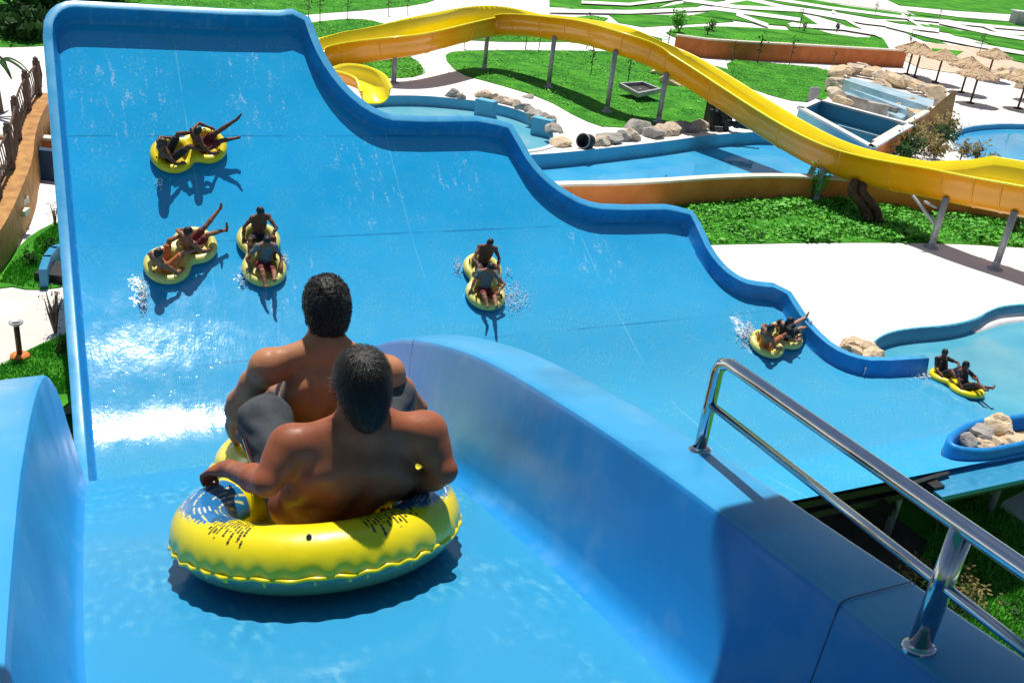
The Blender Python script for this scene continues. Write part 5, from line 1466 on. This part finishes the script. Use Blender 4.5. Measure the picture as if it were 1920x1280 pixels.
mb = MB(); a, b = G(1570,236,T2+.35), G(1665,262,T2+.35); mb.box((a+b)/2, ((b-a).length, .12, .12), x=b-a); mb.build('bar', M['pale_blue_wet'], ct)
mb = MB(); a = G(1640,222,T2); mb.box(a+Vector((0,0,.45)), (1.1,.5,.7), x=(.9,-.3,0)); mb.build('box', M['rock_grey'], ct)
cs = thing('cascade', G(1640, 190, T2), 'pale blue stepped cascade basin wrapped by boulders', 'cascade')
for (pts, z, th) in (([(1584,150),(1600,146),(1752,188),(1740,200)], .95, .5), ([(1580,160),(1590,152),(1735,198),(1718,214)], .62, .5), ([(1582,176),(1588,162),(1720,208),(1690,222)], .35, .35)):
    lp = [(G(x, y, T2+z).x, G(x, y, T2+z).y) for x, y in pts]
    poly_fill([lp], T2+z+CZ, 'basin_step', M['pale_blue_wet'], cs, th)
mb = MB(); a, b = G(1588,200,T2), G(1680,226,T2); mb.box((a+b)/2+Vector((0,.3,.3)), ((b-a).length, .3, .6), x=b-a); mb.build('front_wall', M['rock_grey'], cs)
sb = thing('sign_board', G(1520, 190, T2), 'small blue grey slab standing by the white rimmed tank', 'slab')
mb = MB(); mb.box(G(1522,192,T2)+Vector((0,0,.4)), (.75,.1,.85), x=(.8,.6,0)); mb.build('slab', M['steel'], sb)
# orange wedge wall
ow = thing('wedge_wall', G(1740, 240, T2), 'amber wedge shaped wall rising to a point beside the cascade', 'wall')
A0, B0, C0 = G(1640,285,T2), G(1735,240,T2), G(1776,232,T2)
top = at_dist(1788, 170, C0.y)
mb = MB(); th = Vector((.25, .2, 0))
pts = [A0, B0, C0, top, at_dist(1737,214,B0.y), at_dist(1640,272,A0.y)]
n = len(pts); mb.add(pts+[p+th for p in pts], [tuple(range(n)), tuple(range(n, 2*n))[::-1]]+[(i, i+n, (i+1) % n+n, (i+1) % n) for i in range(n)])
mb.build('wall', M['amber'], ow)
mb = MB(); a, b = at_dist(1640,270,A0.y), at_dist(1737,212,B0.y); mb.box((a+b)/2+Vector((0,0,.08)), ((b-a).length, .3, .12), x=b-a); mb.build('coping', M['coping'], ow)
mb = MB(); a, b = G(1600,335,T2), G(1712,300,T2)

# ------------------------------------------------------------------ thatched parasols
UG = 'thatched parasols on the white paving'
def parasol(px, py, label, r=1.25, h=1.75):
    b = G(px, py, T2); t = thing('parasol', b, label, 'parasol', UG)
    mb = MB(); mb.tube([b, b+Vector((0,0,h+.2))], .07, 8); mb.lathe(b, [(.25,0),(.25,.08),(.08,.1)], 10); mb.build('pole', M['rust'], t, True)
    mb = MB(); r0 = random.Random(px); prof = [(r, h-.12), (r*.98, h-.05), (r*.66, h+.14), (r*.33, h+.32), (.08, h+.5), (0, h+.53)]
    mb.lathe(b, prof, 22)
    for v in mb.v: v += Vector((r0.gauss(0,.03), r0.gauss(0,.03), r0.gauss(0,.04)))
    for _ in range(130):
        a = r0.uniform(0, 6.28); k = r0.uniform(.35, 1.0); rr = r*k; zz = h+.42*(1-k)-.02
        p = b+Vector((math.cos(a)*rr, math.sin(a)*rr, zz+.03)); d = Vector((math.cos(a), math.sin(a), -.62)).normalized(); sd = Vector((-math.sin(a), math.cos(a), 0))
        L_ = r0.uniform(.25,.5); q = p+d*L_+Vector((0,0,r0.uniform(-.05,.08)))
        mb.add([p-sd*.05, p+sd*.05, q+sd*.02, q-sd*.02], [(0,1,2,3)])
    mb.build('canopy', M['thatch'], t)
for px, py, lb in [(1700,140,'leftmost thatched parasol, nearest the cascade boulders'),(1714,146,'second thatched parasol from the left behind the cascade'),(1754,156,'short thatched parasol between the left pair and the middle ones'),
                   (1802,174,'thatched parasol in the middle of the white paving, left of its pair'),(1819,194,'thatched parasol in the middle standing nearest the round pool'),
                   (1908,204,'thatched parasol at the right edge nearest the round pool'),(1926,188,'thatched parasol partly cut off by the right edge'),(1850,150,'thatched parasol standing back on the sandy bank')]:
    parasol(px, py, lb)

# ------------------------------------------------------------------ plants
def bush(base, r, h, mat, label, cat='bush', name='shrub', n=260, group=None, leaf=.10, seed=0, stems=5):
    base = Vector(base); t = thing(name, base, label, cat, group); r0 = random.Random(seed+int(base.x*10))
    mb = MB()
    tips = []
    for k in range(stems):
        a = r0.uniform(0, 6.28); e_ = base+Vector((math.cos(a)*r*r0.uniform(.1,.7), math.sin(a)*r*r0.uniform(.1,.7), h*r0.uniform(.6,.95)))
        m_ = base.lerp(e_, .5)+Vector((r0.gauss(0,.06)*r, r0.gauss(0,.06)*r, h*.06)); mb.tube([base, m_, e_], [.022*h+.006, .015*h+.004, .006], 5); tips += [e_, m_, base.lerp(e_, .75)]
    mb.build('stems', M['twig'], t)
    mb = MB()
    for k in range(n):
        c = r0.choice(tips)+Vector((r0.gauss(0,.26)*r, r0.gauss(0,.26)*r, r0.gauss(0,.14)*h)); c.z = max(c.z, base.z+.03)
        a = Vector((r0.gauss(0,1), r0.gauss(0,1), r0.gauss(0,1))).normalized(); b = a.orthogonal().normalized(); s = leaf*r0.uniform(.5,1.2)
        mb.add([c-a*s, c+b*s*.4, c+a*s, c-b*s*.4], [(0,1,2,3)])
    mb.build('foliage', mat, t); return t
DG = 'dry bushes by the round pool'
for i, (x, y, r, h) in enumerate([(1700,292,.9,.9),(1728,285,.9,1.1),(1745,262,.8,1.1),(1762,275,.9,1.0),(1778,258,.7,1.2),(1715,265,.7,.8),(1690,300,.7,.6),(1752,300,.8,.8)]):
    bush(G(x, y, T2), r, h, M['leaf_dry'] if i % 3 else M['leaf_dark'], 'dry ochre bush in the clump between the tank and the round pool' if i % 3 else 'dark green bush in the clump between the tank and the round pool', group=DG if i % 3 else 'dark bushes by the round pool', n=300, leaf=.13, seed=i)
for i, (x, y, lb) in enumerate([(1800,300,'leftmost low dry plant hanging over the edge of the round pool'),(1828,304,'middle feathery dry plant at the edge of the round pool'),(1852,312,'small dark plant on the right at the edge of the round pool')]):
    bush(G(x, y, T2), .45, .9 if i < 2 else .55, M['leaf_dry'], lb, 'plant', 'dry_plant', 150, None, .12, 40+i, 4)
bush(G(1524,378,T1), .45, 1.5, M['leaf'], 'tall green shrub growing in front of the double post of the yellow slide', n=320, leaf=.09, seed=60)
bush(G(1250,372,T1), .4, .7, M['leaf'], 'round green shrub at the left end of the leafy strip', n=260, seed=61)
bush(G(1900,440,T1), .6, .8, M['leaf_dark'], 'dark shrub at the right end of the leafy strip', n=220, seed=62)
for i, (x, y, lb) in enumerate([(95,470,'small dark plant on the left lawn close to the blue slide'),(60,500,'small dark plant on the left lawn close to the amber wall')]):
    bush(G(x, y, T1), .3, .35, M['leaf_dark'], lb, 'plant', 'small_plant', 120, None, .06, 70+i, 5)
bush(G(104,625,T1), .38, 1.15, M['twig'], 'bare reddish twiggy shrub on the path beside the slide edge', 'shrub', 'bare_shrub', 130, None, .035, 80, 12)
bush(G(108,668,T1), .22, .4, M['leaf_dark'], 'little dark plant on the lawn below the twiggy shrub', 'plant', 'small_plant', 110, None, .05, 81, 5)
bush(G(50,420,T1)+Vector((.8,0,0)), .25, .8, M['twig'], 'thin bare plant against the amber wall', 'plant', 'bare_shrub', 50, None, .04, 82, 7)
for i, (x, y, r, lb) in enumerate([(1705,1105,.55,'dry leafy bush in the shade under the handrail'),(1735,1130,.5,'dark bush beside the foot of the blue chute wall'),(1790,1130,.6,'greyish bush on the lawn between the rails'),(1770,1165,.5,'low dark bush at the lawn edge below the handrail')]):
    bush(G(x, y, T0), r, .75, M['leaf_dry'] if i in (0, 2) else M['leaf_dark'], lb, 'bush', 'shrub', 420, None, .06, 90+i, 9)
for i, (x, y, r, h, lb) in enumerate([(30,20,3.2,2.2,'dark rounded bush at the top left corner'),(85,12,3.0,1.8,'dark bush right of the corner bush at top left'),(140,4,3.0,1.6,'dark low bush behind the left corner of the blue wall'),(45,72,1.4,1.2,'dark green bush on the lawn left of the blue wall'),(200,-2,2.6,1.2,'dark bush above the top rim of the blue wall')]):
    bush(G(x, y, T2), r, h, M['leaf_dark'], lb, 'bush', 'shrub', 700, None, .35, 100+i, 9)
bush(G(1273,62,T2), .8, 1.6, M['leaf'], 'green bushy sapling on the lawn right of the yellow slide crest', 'bush', 'shrub', 260, None, .2, 110, 5)
for i, (x, y) in enumerate([(1326,66),(1335,60),(1568,60),(1506,60)]):
    bush(G(x, y, T2), .4, .9, M['leaf_dark'], 'small dark plant on the lawn above the brown wall', 'plant', 'small_plant', 60, 'small plants above the brown wall', .15, 120+i, 4)
# staked saplings along the paths
SG = 'thin staked saplings along the paths'
sap = None
for i, (x, y) in enumerate([(578,40),(600,42),(652,38),(728,30),(764,28),(870,92),(985,92),(1010,95),(1100,92),(1108,140),(1112,95),(1176,160),(1250,98),(1372,120),(1420,118),(1480,122),(1498,58),(1560,128),(1640,30),(1700,50),(1760,40),(1420,120),(1836,100),(1590,8),(1700,106)]):
    b = G(x, y, T2)
    if sap is None:
        sap = thing('sapling', b, 'thin dark staked sapling beside a path', 'sapling', SG)
        mb = MB(); mb.tube([b, b+Vector((.03,0,1.0)), b+Vector((0,0,1.7))], .03, 5); mb.build('trunk', M['twig'], sap)
        mb = MB(); r0 = random.Random(5)
        for k in range(40):
            c = b+Vector((r0.gauss(0,.12), r0.gauss(0,.12), 1.3+r0.gauss(0,.28))); a = Vector((r0.gauss(0,1), r0.gauss(0,1), r0.gauss(0,1))).normalized(); q = a.orthogonal()
            mb.add([c-a*.08, c+q*.03, c+a*.08, c-q*.03], [(0,1,2,3)])
        mb.build('crown', M['leaf_dark'], sap)
    else:
        m_ = Matrix.Translation(b) @ Matrix.Rotation(random.uniform(0, 6), 4, 'Z') @ Matrix.Scale(random.uniform(.7, 1.15), 4)
        copy_tree(sap, m_)

# ------------------------------------------------------------------ left side: lamp, palm tip, basin
lb_ = G(38, 672, T1); lamp = thing('path_lamp', lb_, 'dark bollard lamp with ring top on an orange base beside the left path', 'lamp')
mb = MB(); mb.lathe(lb_, [(.20,0),(.20,.08),(.15,.12),(0,.12)], 8); mb.build('base', M['terracotta'], lamp)
hL = post_top(lb_, 30, 606)-lb_.z
mb = MB(); mb.tube([lb_+Vector((0,0,.1)), lb_+Vector((0,0,hL))], .055, 12); mb.build('post', M['rust'], lamp, True)
mb = MB(); mb.lathe(lb_+Vector((0,0,hL)), [(.05,-.06),(.13,.0),(.14,.03),(.11,.035),(.07,.0)], 16); mb.build('lamp_head', M['steel'], lamp, True)
ba = thing('slide_end', G(100, 530, T1), 'end of a small blue flume tucked behind the left slide edge', 'flume')
mb = MB(); c = [G(84,540,T1), G(92,515,T1), G(104,498,T1), G(125,490,T1)]
for i in range(3): a, b = c[i], c[i+1]; mb.box((a+b)/2+Vector((0,0,.25)), ((b-a).length+.1, .18, .5), x=b-a)
mb.build('flume_wall', M['blue_deck'], ba)
mb = MB(); mb.box(G(112,520,T1)+Vector((0,0,.12)), (.8,.9,.25)); mb.build('flume_floor', M['black'], ba)
dk = thing('dark_blue_tank', G(92, 330, T1), 'dark blue tank side showing between the amber wall and the slide', 'tank')
mb = MB(); a = at_dist(95, 330, 29.0); mb.box(a, (2.2, .3, 1.7)); mb.build('panel', noisy('navy_panel', (.01,.04,.09), (.02,.07,.15), 2, .5, .1), dk)
pb_ = G(2, 212, T2); pal = thing('palm', pb_, 'dark thin palm with drooping fronds at the left edge', 'palm')
mb = MB(); tp = pb_+Vector((-.1,0,1.6)); mb.tube([pb_, pb_+Vector((-.05,0,.8)), tp], .10, 7); mb.build('trunk', M['twig'], pal)
for k in range(8):
    a = k*.8; d = Vector((math.cos(a), math.sin(a)*.8, 0)); mb = MB(); pts = [tp, tp+d*.5+Vector((0,0,.3)), tp+d*.95+Vector((0,0,.12)), tp+d*1.25+Vector((0,0,-.2))]
    pts = spline(pts, 4); s_ = Vector((-d.y, d.x, 0)); vs = []
    for i, p in enumerate(pts): w_ = .10*math.sin(math.pi*min(1, .15+i/len(pts)*.85)); vs += [p-s_*w_-Vector((0,0,.06)), p, p+s_*w_-Vector((0,0,.06))]
    mb.add(vs, [(3*i+j, 3*i+3+j, 3*i+4+j, 3*i+1+j) for i in range(len(pts)-1) for j in range(2)]); mb.build('frond', M['leaf_dark'], pal)
# far grey box at the right edge
fb = thing('cabin', G(1913, 46, T2), 'small grey cabin far away at the right edge of the field', 'cabin')
q = G(1915, 48, T2); mb = MB(); mb.box(q+Vector((0,0,.8)), (2.6,2,1.6)); mb.build('wall', M['steel'], fb); mb = MB(); mb.box(q+Vector((0,0,1.66)), (2.9,2.3,.12)); mb.build('roof', M['white_concrete'], fb)

# ------------------------------------------------------------------ splashing water beside the tubes
M['spray'] = noisy('white_spray', (.74,.82,.86), (.90,.94,.96), 8, .15, .2)
def splash(px, py, rx, ry, n, seed, up=.25, big=.035):
    r0 = random.Random(seed); mb = MB()
    for k in range(n):
        a = r0.gauss(0, .45); b = r0.gauss(0, .45)
        s, p = HP(px+a*rx, py+b*ry); nn = nrm(p, s); c = W(s, p, zbed(s, p)); f = max(0, 1-(a*a+b*b)); h = up*f*r0.random()**2
        r = big*r0.uniform(.15, 1)*(.5+f*.5)
        mb.blob(c+nn*(h+.004), (r, r*r0.uniform(.5,1.2), r*(.35 if h < .03 else .8)), 1, .3, 2, None, k)
    stuff(mb.build('splash', M['spray'], None, True))
splash(268, 556, 13, 40, 420, 1, .2, .024); splash(962, 560, 40, 40, 520, 2, .2, .022); splash(1396, 628, 22, 26, 420, 3, .3, .032); splash(458, 520, 18, 26, 240, 4, .2, .022); splash(300, 345, 12, 14, 90, 11, .12, .018); splash(535, 490, 8, 22, 130, 12, .15, .02)
splash(858, 500, 14, 22, 200, 5, .2, .02); splash(952, 512, 12, 12, 40, 6, .15, .022); splash(172, 970, 16, 14, 0, 7); splash(1730, 702, 30, 8, 90, 8, .08, .04)
